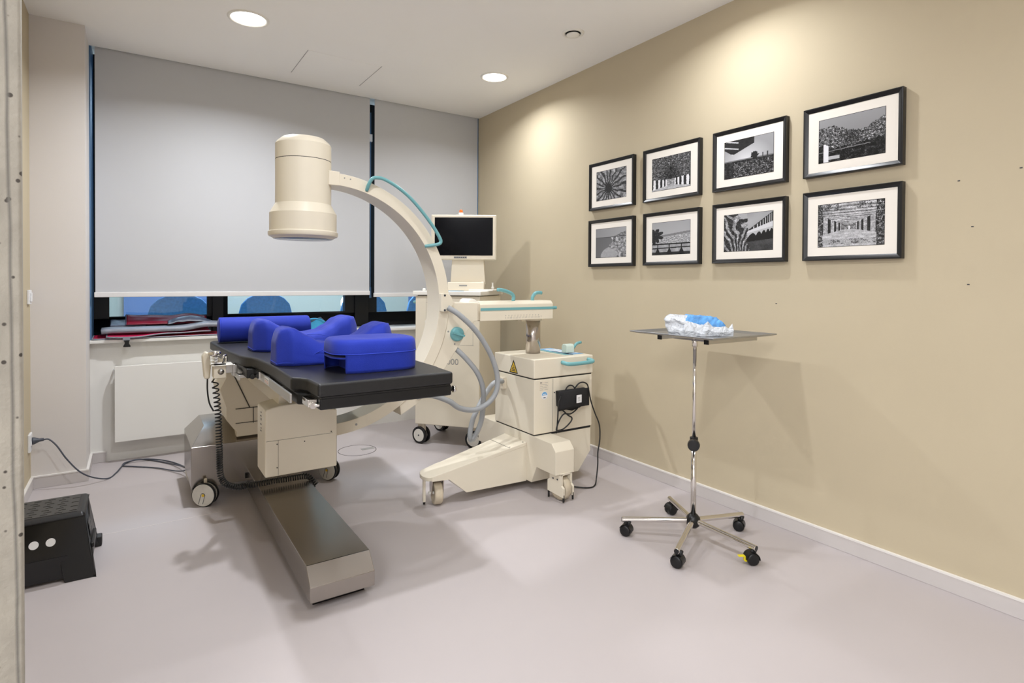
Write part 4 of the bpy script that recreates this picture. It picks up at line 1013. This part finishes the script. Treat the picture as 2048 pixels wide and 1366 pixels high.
# ------------------------------------------------------------------ monitor trolley (local frame: x along front, -y front)
P0 = Vector((1.726, 3.890)); ang = math.atan2(-0.76374, 0.64552)
t = thing('monitor_trolley', 'tall cream monitor trolley on casters behind the C-shaped arm', 'trolley', (P0.x, P0.y, 0), ang)
bw, bd = 0.505, 0.50
bd0 = obj('cabinet', MB().box((0.004, 0.0, 0.150), (bw, bd, 1.095)), M_cream, t, bevel=0.006)
g = MB().box((0.09, -0.0008, 0.93), (0.0915, 0, 1.09)).box((0.0915, -0.0008, 0.62), (0.09, 0, 0.93)).box((0.09, -0.0008, 1.045), (0.40, 0, 1.0465)).box((0.40, -0.0008, 0.93), (0.4015, 0, 1.0465)).box((0.26, -0.0008, 0.742), (0.46, 0, 0.7435))
g.box((0.455, -0.0008, 0.74), (0.4565, 0, 1.03))
obj('panel_joint', g, M_ink2, bd0)
obj('latch', MB().box((0.085, -0.004, 0.86), (0.112, 0, 0.915)).box((0.094, -0.007, 0.87), (0.104, -0.004, 0.905)), M_whitep, bd0, bevel=0.001)
tx = text_mesh('2000', 0.062, M_ink2, face_M((0.0, 0, 0), 0, -1))
M2 = Matrix.Translation((0.285, -0.0006, 0.618))
for i, v in enumerate(tx.v): tx.v[i] = M2 @ v
obj('model_number', tx, M_ink2, bd0)
tp = obj('top_shelf', MB().box((-0.008, -0.018, 1.100), (bw+0.014, bd+0.012, 1.130)), M_whitep, t, bevel=0.004)
obj('shelf_joint', MB().box((0.02, 0.006, 1.094), (bw-0.01, bd-0.01, 1.101)), M_groove, t)
obj('keyboard_pad', MB().box((0.12, -0.008, 1.130), (0.36, 0.07, 1.133)), M_lblue, tp)
obj('mouse_shelf', MB().box((0.36, 0.16, 1.130), (0.55, 0.46, 1.142)), M_whitep, tp, bevel=0.002)
obj('side_grip', MB().tube(spline([(0.0, 0.06, 1.045), (-0.03, 0.07, 1.045), (-0.042, 0.10, 1.045), (-0.042, 0.30, 1.045), (-0.03, 0.33, 1.045), (0.0, 0.34, 1.045)], 6), 0.011, 12), M_teal, t)
obj('cup', MB().lathe([(0, 0.0), (0.010, 0.0), (0.012, 0.016), (0.006, 0.020), (0.006, 0.045), (0.010, 0.050), (0, 0.052)], (0.47, 0.40, 1.142)), M_whitep, tp)
obj('corner_peg', MB().lathe([(0, 0), (0.012, 0), (0.012, 0.014), (0.006, 0.02), (0, 0.021)], (0.06, 0.03, 1.130)), M_whitep, tp)
# monitor turned toward the room
ml = Matrix.Rotation(-ang, 4, 'Z') @ Matrix.Translation((-P0.x, -P0.y, 0))
mw = Matrix.Translation((2.110, 3.848, 0)) @ Matrix.Rotation(-0.58626, 4, 'Z')
MM = ml @ mw      # monitor local (x across, -y to viewer, z up) -> trolley frame
mo = obj('monitor', MB().box((-0.250, 0.0, 1.366), (0.250, 0.055, 1.712), M=MM), M_cream, t, bevel=0.006)
obj('bezel', MB().box((-0.242, -0.006, 1.372), (0.242, 0.001, 1.706), M=MM), M_cream2, mo, bevel=0.003)
obj('screen', MB().box((-0.222, -0.008, 1.400), (0.222, -0.004, 1.690), M=MM), M_screen, mo)
kk = MB().box((-0.075, -0.0075, 1.378), (0.025, -0.006, 1.393), m=M_ink2, M=MM)
for i in range(6): kk.box((-0.07+0.016*i, -0.009, 1.382), (-0.062+0.016*i, -0.0075, 1.389), m=M_ink, M=MM)
obj('button_row', kk, M_ink2, mo)
st = MB().prism([(-0.105, 1.180), (0.165, 1.180), (0.150, 1.372), (-0.092, 1.372)], 'Y', 0.030, 0.050, M=MM)
st.prism([(0.0, 1.142), (0.0, 1.196), (0.030, 1.205), (0.05, 1.37), (0.10, 1.37), (0.13, 1.142)], 'X', 0.135, 0.155, M=MM)
sd = obj('stand', st, M_cream2, t, bevel=0.003)
obj('stand_base', MB().box((-0.118, -0.045, 1.1305), (0.158, 0.12, 1.196), M=MM), M_cream2, t, bevel=0.005)
obj('base_label', MB().box((-0.03, -0.0465, 1.165), (0.03, -0.045, 1.175), M=MM), M_ink2, t)
lp = obj('lamp_socket', MB().lathe([(0.018, 1.712), (0.018, 1.728), (0.014, 1.730)], MM @ Vector((-0.025, 0.027, 0)), n=20), M_whitep, t)
obj('warning_lamp', MB().lathe([(0.014, 1.729), (0.013, 1.748), (0.008, 1.753), (0, 1.754)], MM @ Vector((-0.025, 0.027, 0)), n=20), M_or, t)
def trolley_caster(x, y, a, s=1):
    Rm = Matrix.Translation((x, y, 0)) @ Matrix.Rotation(a, 4, 'Z'); r = 0.0625
    fk = MB().prism([(-0.022, 0.155), (0.03, 0.155), (0.035, 0.10), (0.02, 0.055), (-0.012, 0.05), (-0.026, 0.10)], 'X', -0.013, 0.013, m=M_cream2, M=Rm)
    fk.cyl(Rm@Vector((-0.03, 0, r)), Rm@Vector((0.03, 0, r)), 0.006, n=10, m=M_alu)
    p = obj('caster', fk, M_cream2, t, bevel=0.003)
    for q in (-1, 1):
        xa, xb = q*0.014, q*0.032
        wl = MB().cyl(Rm@Vector((xa, 0, r)), Rm@Vector((xb-q*0.003, 0, r)), r, n=36, m=M_black)
        wl.cyl(Rm@Vector((xa, 0, r)), Rm@Vector((xb, 0, r)), r*0.74, n=36, m=M_wheel)
        wl.cyl(Rm@Vector((xa, 0, r)), Rm@Vector((xb+q*0.002, 0, r)), r*0.10, n=12, m=M_ink)
        obj('wheel', wl, M_wheel, p)
    return p
trolley_caster(0.035, 0.045, R(-105)); trolley_caster(0.455, 0.045, R(-93)); trolley_caster(0.035, 0.42, R(65)); trolley_caster(0.455, 0.42, R(40))

# ------------------------------------------------------------------ tray stand
HX, HY = 2.175, 1.735
t = thing('tray_stand', 'chrome instrument tray stand on five black casters', 'instrument stand', (HX, HY, 0))
tx0, tx1, ty0, ty1, tz = 2.030, 2.495, 1.525, 2.010, 0.957
V = []; rings = [(0.0, 0.0), (-0.003, 0.003), (-0.016, 0.014), (-0.026, 0.012), (-0.030, 0.012)]
prof = [(0.0, 0.962), (0.004, 0.965), (0.010, 0.963), (0.022, 0.953), (0.030, 0.951)]
def rr(k, z): return [(tx0+k, ty0+k, z), (tx1-k, ty0+k, z), (tx1-k, ty1-k, z), (tx0+k, ty1-k, z)]
prof2 = [(0.0, 0.9605), (0.0, 0.9655), (0.003, 0.9665), (0.026, 0.9560), (0.029, 0.9555)]
for k, z in prof2: V += rr(k, z)
F = [(k*4+i, k*4+(i+1) % 4, k*4+4+(i+1) % 4, k*4+4+i) for k in range(len(prof2)-1) for i in range(4)]; F.append((16, 17, 18, 19))
lo = len(V); V += rr(0.026, 0.9535); F += [(0, 1, lo+1, lo), (1, 2, lo+2, lo+1), (2, 3, lo+3, lo+2), (3, 0, lo, lo+3), (lo, lo+1, lo+2, lo+3)]
obj('tray', W(t, MB().add(V, F)), mat('tray_steel', (175, 176, 178), 0.38, metal=1, rough_var=0.05, noise_scale=3), t, bevel=0.0012)
for yy in (1.60, 1.865):
    b = obj('tray_bar', W(t, MB().box((2.085, yy-0.010, 0.932), (2.44, yy+0.010, 0.953))), M_alu, t, bevel=0.001)
    obj('end_cap', W(t, MB().box((2.079, yy-0.011, 0.931), (2.086, yy+0.011, 0.954))), M_black, b)
obj('cross_bar', W(t, MB().box((HX-0.012, 1.60, 0.932), (HX+0.012, 1.865, 0.945))), M_alu, t)
obj('upper_tube', W(t, MB().cyl((HX, HY, 0.43), (HX, HY, 0.935), 0.0085, n=24)), M_chrome, t)
obj('top_collar', W(t, MB().cyl((HX, HY, 0.905), (HX, HY, 0.948), 0.014, n=24)), M_chrome, t)
obj('lower_tube', W(t, MB().cyl((HX, HY, 0.10), (HX, HY, 0.445), 0.0125, n=28)), M_chrome, t)
cl = obj('clamp_collar', W(t, MB().cyl((HX, HY, 0.430), (HX, HY, 0.482), 0.0185, n=24)), M_black, t, bevel=0.002)
kd = Vector((-0.80, -0.60, 0)).normalized()
kc = Vector((HX, HY, 0.453))
obj('clamp_knob', W(t, MB().cyl(kc, kc+kd*0.035, 0.010, n=16).cyl(kc+kd*0.028, kc+kd*0.050, 0.028, 0.026, n=28)), M_black, cl, bevel=0.002)
obj('hub', W(t, MB().lathe([(0, 0.060), (0.018, 0.060), (0.030, 0.072), (0.034, 0.090), (0.030, 0.108), (0.018, 0.122), (0, 0.124)], (HX, HY, 0), n=28)), M_black, t)
ctips = [(1.942, 1.946), (1.905, 1.600), (2.200, 1.440), (2.455, 1.680), (2.325, 2.000)]
def mini_caster(cx, cy, a, brake=False):
    r = 0.0265; d = Vector((math.cos(a), math.sin(a), 0)); c = Vector((cx, cy, r)); f = Vector((-d.y, d.x, 0))
    hb = MB().cyl(c-d*0.004, c+d*0.004, r*0.95, n=20)
    hb.tube([c+f*0.0+Vector((0,0,0.012)), c+f*0.012+Vector((0,0,0.030)), c+f*0.016+Vector((0,0,0.046))], 0.009, 10)
    arcp = [c+f*(r*1.08*math.cos(z))+Vector((0,0,r*1.08*math.sin(z))) for z in [R(-10)+R(175)*i/12 for i in range(13)]]
    hb2 = MB()
    for i in range(12):
        a0, a1 = arcp[i], arcp[i+1]
        hb2.add([a0-d*0.022, a0+d*0.022, a1+d*0.022, a1-d*0.022], [(0,1,2,3)], smooth=True)
    hb.v += hb2.v; base_i = len(hb.v)-len(hb2.v)
    for ff in hb2.f: hb.f.append([i+base_i for i in ff]); hb.m.append(0); hb.sm.append(True)
    p = obj('caster', W(t, hb), M_black, t)
    for s in (-1, 1):
        obj('wheel', W(t, MB().lathe([(0, s*0.023), (r*0.7, s*0.0235), (r*0.93, s*0.021), (r, s*0.017), (r, s*0.006), (0, s*0.005)], c, axis=d, n=28)), M_black, p)
    if brake:
        Mk = Matrix.Translation((cx, cy, 0)) @ Matrix.Rotation(R(-122), 4, 'Z')
        bk = MB().box((-0.004, -0.060, 0.036), (0.012, -0.034, 0.040), M=Mk)
        bk.box((-0.004, -0.036, 0.018), (0.012, -0.031, 0.039), M=Mk)
        bk.box((-0.004, -0.034, 0.016), (0.012, -0.020, 0.020), M=Mk)
        obj('brake_pedal', W(t, bk), M_yel, p, bevel=0.001, label='yellow brake pedal')
        fM = Matrix.Translation(c-d*0.0240) 
        obj('brake_mark', W(t, MB().box((-0.0008, -0.006, -0.003), (0.0, 0.006, 0.003), M=Matrix.Translation(c-d*0.0238) @ Matrix.Rotation(a, 4, 'Z'))), M_yel, p)
for i, (x, y) in enumerate(ctips):
    dv = Vector((x-HX, y-HY, 0)).normalized(); q = Vector((x, y, 0)) + dv*0.012
    lg = MB().cyl(Vector((HX, HY, 0.092))+dv*0.02, Vector((q.x, q.y, 0.074)), 0.0125, n=20)
    l_ = obj('leg', W(t, lg), M_chrome, t, bevel=0.0012)
    obj('leg_plug', W(t, MB().cyl(Vector((q.x, q.y, 0.074)), Vector((q.x, q.y, 0.074))+dv*0.002, 0.0105, n=16).cyl(Vector((x, y, 0.045))-dv*0.006, Vector((x, y, 0.066))-dv*0.006, 0.008, n=12)), M_black, l_)
    mini_caster(x-dv.x*0.008, y-dv.y*0.008, [R(-155), R(-158), R(-122), R(-150), R(-100)][i], brake=(i == 2))

# plastic bag with blue drape on the tray
t = thing('plastic_bag', 'crumpled clear plastic bag holding blue cloth on the steel tray', 'plastic bag', (2.19, 1.75, 0.957))
def bagf(u, v):
    a = u*2*PI; z = v
    rx = 0.150*(1-0.12*abs(math.sin(a*1.0))); ry = 0.085
    prof = math.sin(PI*min(1, 0.10+0.90*(1-z)*0.56)) if z < 1 else 0
    k = (1-z**2.2)**0.6
    lean = 0.0
    x = math.copysign(abs(math.cos(a))**0.75, math.cos(a))*rx*k*(1.0+0.25*z*(1-z)*4*0.25); y = math.copysign(abs(math.sin(a))**0.75, math.sin(a))*ry*k
    n1 = 0.016*nz(x*9, y*9, 2.2, z*2.3) + 0.009*nz(x*40, y*40, 1.0, z*5)
    h = 0.075*z*(1-0.30*(x/0.15)) + (0.024*math.exp(-((x+0.09)/0.09)**2)*z)
    ox = -0.075*z**2*min(1, max(0, -x/0.06)) + 0.030*(1-z)*min(1, max(0, -x/0.06))
    return Vector((x+ox+n1*0.9, y+n1, max(0.0, h+n1*0.5*min(1, z*4)*(1 if z > 0.02 else 0))))
mb = MB().grid(bagf, 72, 26); 
Rb = Matrix.Rotation(R(-32), 4, 'Z')
mb.v = [Rb @ v for v in mb.v]
obj('bag_film', mb, M_bag, t)
def clothf(u, v):
    x = -0.075+0.20*u; y = -0.066+0.12*v
    e = min(1, 5*min(u, 1-u, v, 1-v)+0.0)
    z = 0.036+0.060*e**0.5*(1-0.25*u) + 0.006*nz(u*6, v*5, 2, 4) + 0.004*nz(u*20, v*4, 2, 9)
    return Vector((x, y, z))
mb = MB().grid(clothf, 44, 30); mb.v = [Rb @ v for v in mb.v]
obj('blue_cloth', mb, M_cloth, t)
mb = MB()
rnd = random.Random(3)
# torn folded film flaps over the cloth edge
def flap(P):
    V = [Vector(p) for p in P]; mb.add([Rb @ v for v in V], [(0, 1, 2)] if len(P) == 3 else [(0, 1, 2, 3)])
fx = [(-0.075, 0.052), (-0.045, 0.060), (-0.015, 0.034), (0.012, 0.050), (0.035, 0.068), (0.058, 0.044), (0.09, 0.042), (0.115, 0.046), (0.132, 0.036), (0.150, 0.058)]
V = [(-0.13, -0.062, 0.0)]
top = [Vector((x, -0.074+0.10*max(0, x-0.10), z)) for x, z in fx]; bot = [Vector((x*1.02, -0.080+0.12*max(0, x-0.10), 0.0)) for x, z in fx]
mid = [Vector((x*1.01, -0.088+0.11*max(0, x-0.10), z*0.45)) for x, z in fx]
n = len(fx); VV = [Rb @ v for v in bot+mid+top]
mb.add(VV, [(i, i+1, n+i+1, n+i) for i in range(n-1)]+[(n+i, n+i+1, 2*n+i+1, 2*n+i) for i in range(n-1)], smooth=False)
o = obj('torn_flap', mb, M_bag, t); s_ = o.modifiers.new('s', 'SOLIDIFY'); s_.thickness = 0.0008

# ------------------------------------------------------------------ step stool
t = thing('step_stool', 'black plastic step stool with ribbed top and two white dots, beside the concrete pillar', 'step stool', (-0.33, 3.0, 0))
Xa, Xb = -0.478, -0.132; Ya, Yb = 2.835, 3.200
def loft(l0, l1):
    """two rectangles (x0,x1,y0,y1,z) -> box verts"""
    V = []
    for x0, x1, y0, y1, z in (l0, l1): V += [(x0,y0,z),(x1,y0,z),(x1,y1,z),(x0,y1,z)]
    return V, [(0,3,2,1),(4,5,6,7),(0,1,5,4),(1,2,6,5),(2,3,7,6),(3,0,4,7)]
ZS = 0.252
# front panel with arch cut out
def panel(y_b, y_t, outward):
    z = ZS-0.012
    xs0, xs1 = Xa, Xb; xt0, xt1 = Xa+0.034, Xb-0.038
    P = [(xs0, 0), (xs0+0.085, 0), (xs0+0.10, 0.085), (xs1-0.115, 0.085), (xs1-0.098, 0.0), (xs1, 0), (xt1, z), (xt0, z)]
    f = lambda zz: y_b+(y_t-y_b)*zz/z
    V = [(x, f(zz), zz) for x, zz in P]+[(x, f(zz)+outward*0.014, zz) for x, zz in P]; n = len(P)
    return V, [tuple(range(n)), tuple(range(2*n-1, n-1, -1))]+[(i, (i+1) % n, n+(i+1) % n, n+i) for i in range(n)]
st = MB(); V, F = panel(Ya, Ya+0.065, 1); st.add(V, F); V, F = panel(Yb, Yb-0.045, -1); st.add(V, F)
z = ZS-0.012
def side(x_b, x_t, o):
    P = [(Ya, 0), (Ya+0.07, 0), (Ya+0.09, 0.05), (Yb-0.07, 0.05), (Yb-0.055, 0.0), (Yb, 0), (Yb-0.045, z), (Ya+0.065, z)]
    g_ = lambda zz: x_b+(x_t-x_b)*zz/z; n = len(P)
    V = [(g_(zz), y, zz) for y, zz in P]+[(g_(zz)+o*0.014, y, zz) for y, zz in P]
    return V, [tuple(range(n)), tuple(range(2*n-1, n-1, -1))]+[(i, (i+1) % n, n+(i+1) % n, n+i) for i in range(n)]
V, F = side(Xb, Xb-0.038, -1); st.add(V, F); V, F = side(Xa, Xa+0.034, 1); st.add(V, F)
M_bp = mat('black_moulded_plastic', (26, 26, 28), 0.38, bump=0.05, bump_scale=300)
sbod = obj('body', W(t, st), M_bp, t, bevel=0.005, seg=3)
topm = MB(); V, F = loft((Xa+0.026, Xb-0.030, Ya+0.055, Yb-0.036, ZS-0.02), (Xa+0.038, Xb-0.042, Ya+0.070, Yb-0.050, ZS)); topm.add(V, F)
tp_ = obj('step_top', W(t, topm), M_bp, t, bevel=0.010, seg=4)
obj('tread_panel', W(t, MB().box((Xa+0.050, Ya+0.082, ZS-0.004), (Xb-0.062, Yb-0.060, ZS+0.0012))), mat('worn_black_rubber', (62, 60, 57), 0.55), t)
rb = MB()
for i in range(5):
    for j in range(8):
        x = Xa+0.070+i*0.047+(0.010 if j % 2 else 0); y = Ya+0.095+j*0.0262
        if x+0.022 < Xb-0.062: rb.prism([(x, y), (x+0.011, y+0.004), (x+0.024, y), (x+0.024, y+0.004), (x+0.011, y+0.008), (x, y+0.004)], 'Z', ZS+0.0012, ZS+0.0030)
obj('grip_ribs', W(t, rb), MATS['worn_black_rubber'], t, kind='stuff')
fz = lambda zz: Ya+0.065*zz/z
obj('recess_panel', W(t, MB().box((Xa+0.07, Ya+0.022, 0.012), (Xb-0.09, Ya+0.030, 0.10))), M_bp, t)
dt = MB()
for x in (-0.327, -0.275):
    zz = 0.158; nrm = Vector((0, -z, 0.065)).normalized(); c = Vector((x, fz(zz), zz))
    dt.cyl(c-nrm*0.001, c+nrm*0.0012, 0.0155, n=28)
obj('white_dot', W(t, dt), M_paper, t, label='two white round stickers')
gx = lambda zz: Xb-0.038*zz/z
sd2 = MB().add([(gx(0.13)+0.001, 2.955, 0.13), (gx(0.13)+0.001, 3.05, 0.13), (gx(0.19)+0.001, 3.045, 0.19), (gx(0.19)+0.001, 2.962, 0.19)], [(0, 1, 2, 3)])
obj('embossed_label', W(t, sd2), M_ink, t)
eb = MB()
for q in range(5):
    for zz in (0.142, 0.166): eb.add([(gx(zz)+0.0014, 2.965+0.016*q, zz), (gx(zz)+0.0014, 2.975+0.016*q, zz), (gx(zz+0.014)+0.0014, 2.975+0.016*q, zz+0.014), (gx(zz+0.014)+0.0014, 2.965+0.016*q, zz+0.014)], [(0, 1, 2, 3)])
obj('embossed_sign', W(t, eb), M_ink2, t)
obj('side_grip', W(t, MB().box((Xb-0.020, 2.93, 0.085), (Xb-0.006, 3.10, 0.105))), M_bp, t, bevel=0.004)
obj('rear_foot', W(t, MB().box((Xb-0.02, Yb-0.055, 0.0), (Xb+0.012, Yb-0.005, 0.045))), M_bp, t, bevel=0.006)

# ------------------------------------------------------------------ lead aprons and visor on the sill
def sheet(fn, nu, nv, th):
    mb = MB().grid(fn, nu, nv); return mb
def apron(label, name, fn, m, mtrim, edge, th=0.006, strap=None):
    o0 = fn(0.5, 0.5); t = thing(name, label, 'apron', (o0.x, o0.y, 0.808))
    o = obj('sheet', W(t, MB().grid(fn, 40, 14)), m, t); s_ = o.modifiers.new('s', 'SOLIDIFY'); s_.thickness = th; s_.offset = 0
    for k, e in enumerate(edge):
        obj('edge_binding', W(t, MB().tube([fn(*e(i/24)) for i in range(25)], th*0.75, 8)), mtrim, t)
    return t
def a1(u, v):
    x = -0.222+0.735*u; y = 4.553+0.19*v - 0.006*math.sin(u*PI)
    return Vector((x, y, 0.813+0.006*math.sin(u*11)*v*0.4+0.010*v+0.003*nz(u*5, v*5, 1, 1)))
apron('magenta lead apron lying lowest and flat along the left of the window sill', 'lead_apron', a1, M_mag, M_gvin,
      [lambda s: (s, 0), lambda s: (0, s)])
def a2(u, v):
    x = -0.145+0.60*u; droop = math.exp(-((u-0.22)/0.22)**2)
    y = 4.530+0.20*v + 0.035*u
    return Vector((x, y-0.012*droop*(1-v), 0.830+0.022*v+0.010*u-0.012*droop*(1-v)**2+0.003*nz(u*5, v*5, 1, 6)))
t2 = apron('rose-red lead apron draped over the sill edge with a black buckle', 'lead_apron', a2, mat('rose_vinyl', (214, 42, 92), 0.35, noise_amt=0.1, noise_scale=9), M_gvin,
      [lambda s: (s, 0), lambda s: (0, s), lambda s: (1, s)])
obj('buckle_strap', W(t2, MB().box((-0.058, 4.520, 0.800), (-0.018, 4.524, 0.825))), M_gvin, t2)
obj('buckle', W(t2, MB().prism([(-0.054, 0.802), (-0.020, 0.802), (-0.024, 0.790), (-0.024, 0.778), (-0.016, 0.766), (-0.016, 0.757), (-0.056, 0.757), (-0.056, 0.766), (-0.049, 0.778), (-0.049, 0.790)], 'Y', 4.518, 4.527)), M_black, t2, bevel=0.0015, label='black plastic buckle')
def a3(u, v):
    x = -0.175+0.72*u; y = 4.56+0.17*v
    return Vector((x, y, 0.856+0.010*math.sin(v*PI)+0.018*u+0.008*math.sin(u*7+1)*0.5+0.012*math.exp(-((u-0.85)/0.12)**2)+0.004*nz(u*7, v*4, 1, 3)))
apron('light grey rolled lead apron lying between the red aprons on the sill', 'lead_apron', a3, M_gvin, M_gvin, [lambda s: (s, 0)], th=0.022)
def a4(u, v):
    x = -0.115+0.56*u; y = 4.66+0.02*v
    h = 0.086*(1-0.30*u) + 0.02*math.exp(-((u-0.80)/0.12)**2)
    return Vector((x, 4.645+0.10*v, 0.885+h*v*(1-0.15*v)+0.010*(1-v)+0.003*nz(u*6, v*3, 1, 5)))
apron('dark magenta lead apron propped at the back against the window frame', 'lead_apron', lambda u, v: a4(0.13+0.87*u, v), M_dmag, M_gvind, [lambda s: (s, 1), lambda s: (0, s)])
def a5(u, v):
    x = 0.20+0.30*u; h = 0.075*math.sin(PI*min(1, 0.10+0.9*u))**0.8
    return Vector((x, 4.62+0.14*v, 0.883+(0.004+h*0.75)*math.sin(PI*(0.12+0.88*v))**0.7+0.004*nz(u*8, v*4, 1, 9)))
apron('crumpled slate-grey apron heaped beside the bolster end of the sill', 'lead_apron', a5, M_gvind, M_gvin, [lambda s: (s, 0.0)], th=0.006)
def a6(u, v): return Vector((-0.13+0.20*u, 4.66+0.10*v, 0.887+0.030*v+0.002*nz(u*6, v*3, 1, 5)))
apron('small dark slate collar lying at the back left corner of the aprons', 'neck_collar', a6, M_gvind, M_gvind, [lambda s: (s, 1)], th=0.010)
# cyan thyroid collar / visor right of the bolster
t = thing('thyroid_collar', 'bright cyan neck collar with black strap on the sill behind the bolster', 'collar', (1.18, 4.62, 0.808))
def v1(u, v):
    a = -0.9+1.8*u; rr_ = 0.05+0.085*v
    return Vector((1.165+math.sin(a)*rr_*0.85+0.02*v, 4.60+0.03*(1-v), 0.815+0.04+(math.cos(a)*rr_-0.05)*0.62+0.0*v))
o = obj('panel', W(t, MB().grid(v1, 20, 8)), M_cyan, t); s_ = o.modifiers.new('s', 'SOLIDIFY'); s_.thickness = 0.008
pn = MB().prism([(1.125, 0.812), (1.260, 0.812), (1.275, 0.850), (1.262, 0.885), (1.235, 0.910), (1.195, 0.895), (1.15, 0.872), (1.125, 0.862)], 'Y', 4.60, 4.625)
obj('front_panel', W(t, pn), M_cyan, t, bevel=0.006)
obj('binding', W(t, MB().tube([(1.262, 4.600, 0.815), (1.275, 4.600, 0.850), (1.262, 4.600, 0.885), (1.235, 4.600, 0.910), (1.195, 4.600, 0.896), (1.15, 4.600, 0.873)], 0.004, 8)), M_gvind, t)
obj('strap', W(t, MB().prism([(1.02, 0.885), (1.055, 0.930), (1.135, 0.925), (1.155, 0.905), (1.10, 0.890), (1.15, 0.868), (1.14, 0.850), (1.09, 0.875)], 'Y', 4.585, 4.60)), M_black, t, bevel=0.003)
obj('roll', W(t, MB().prism([(0.93, 0.812), (1.12, 0.812), (1.11, 0.86), (1.03, 0.895), (0.95, 0.89)], 'Y', 4.62, 4.66)), M_cyan, t, bevel=0.006)

# ------------------------------------------------------------------ lit corridor beyond the glass
struct('floor_corridor', MB().box((-2.0, 5.05, -0.1), (6.5, 9.0, 0.0)), M_outfloor)
struct('wall_corridor', MB().box((-2.0, 8.6, 0), (6.5, 8.7, 2.9)), M_out)
struct('wall_corridor_left', MB().box((-2.1, 5.05, 0), (-2.0, 8.7, 2.9)), M_out)
struct('wall_corridor_right', MB().box((6.5, 5.05, 0), (6.6, 8.7, 2.9)), M_out)
struct('ceiling_corridor', MB().box((-2.1, 5.05, 2.9), (6.6, 8.7, 3.0)), M_hall)
struct('wall_below_window', MB().box((-2.0, 5.0, 0), (6.5, 5.05, 0.78)), M_out)
struct('door_1', MB().box((-0.1, 8.55, 0), (0.85, 8.6, 2.1)), M_outblue)
struct('door_2', MB().box((3.7, 8.55, 0), (4.6, 8.6, 2.1)), M_outblue)
ld = bpy.data.lights.new('corridor_fill', 'AREA'); ld.energy = 240; ld.size = 4.0; ld.size_y = 1.0; ld.shape = 'RECTANGLE'; ld.color = (0.75, 0.88, 1.0)  # added area light for the space beyond the glass, has no fixture
lo = bpy.data.objects.new('corridor_fill', ld); COL.objects.link(lo); lo.location = (1.8, 6.8, 2.88)
def waiting_chair(x, y, rz, label, wide=0.46):
    t = thing('waiting_chair', label, 'chair', (x, y, 0), rz, group='blue chairs in the corridor beyond the glass')
    P = [(-wide/2, 0.56), (-wide/2, 0.90)]
    for i in range(9): a = PI-PI*i/8; P.append((math.cos(a)*wide/2*0.98, 0.92+0.17*math.sin(a)))
    P += [(wide/2, 0.90), (wide/2, 0.56)]
    obj('backrest', MB().prism(P, 'Y', -0.23, -0.19), M_chair, t, bevel=0.012)
    obj('seat', MB().box((-wide/2, -0.20, 0.42), (wide/2, 0.26, 0.48)), M_chair, t, bevel=0.02)
    for sx in (-1, 1):
        for sy in (-0.17, 0.22): obj('leg', MB().cyl((sx*wide/2*0.85, sy, 0), (sx*wide/2*0.85, sy, 0.43), 0.011, n=10), M_alu, t)
    return t
waiting_chair(0.32, 5.62, 0.0, 'pale blue round-backed chair beyond the left window pane')
waiting_chair(0.98, 5.75, 0.1, 'blue round-backed chair beyond the middle window pane, left one')
waiting_chair(1.93, 5.75, -0.1, 'blue round-backed chair beyond the middle window pane, right one')
waiting_chair(2.62, 5.8, 0.0, 'blue round-backed chair beyond the right window pane')

for lx, ly, lz, lb in ((1.30, 7.0, 0.955, 'round white glowing globe beyond the middle pane, left one'), (2.151, 7.0, 0.93, 'round white glowing globe beyond the middle pane, right one')):  # upright glowing white ovals on stems behind the glass
    t = thing('glow_globe', lb, 'lamp', (lx, ly, 0))
    obj('globe', MB().sphere((0, 0, lz), 0.045, nu=20, nv=14, sc=(0.6, 0.6, 1.5)), mat('globe_glow', (255, 250, 240), 0.4, emit=(255, 250, 240), estr=3.0), t)
    obj('stem', MB().cyl((0, 0, 0.01), (0, 0, lz-0.05), 0.012, n=12), M_alu, t)
    obj('foot', MB().cyl((0, 0, 0), (0, 0, 0.012), 0.12, n=24), M_alu, t)
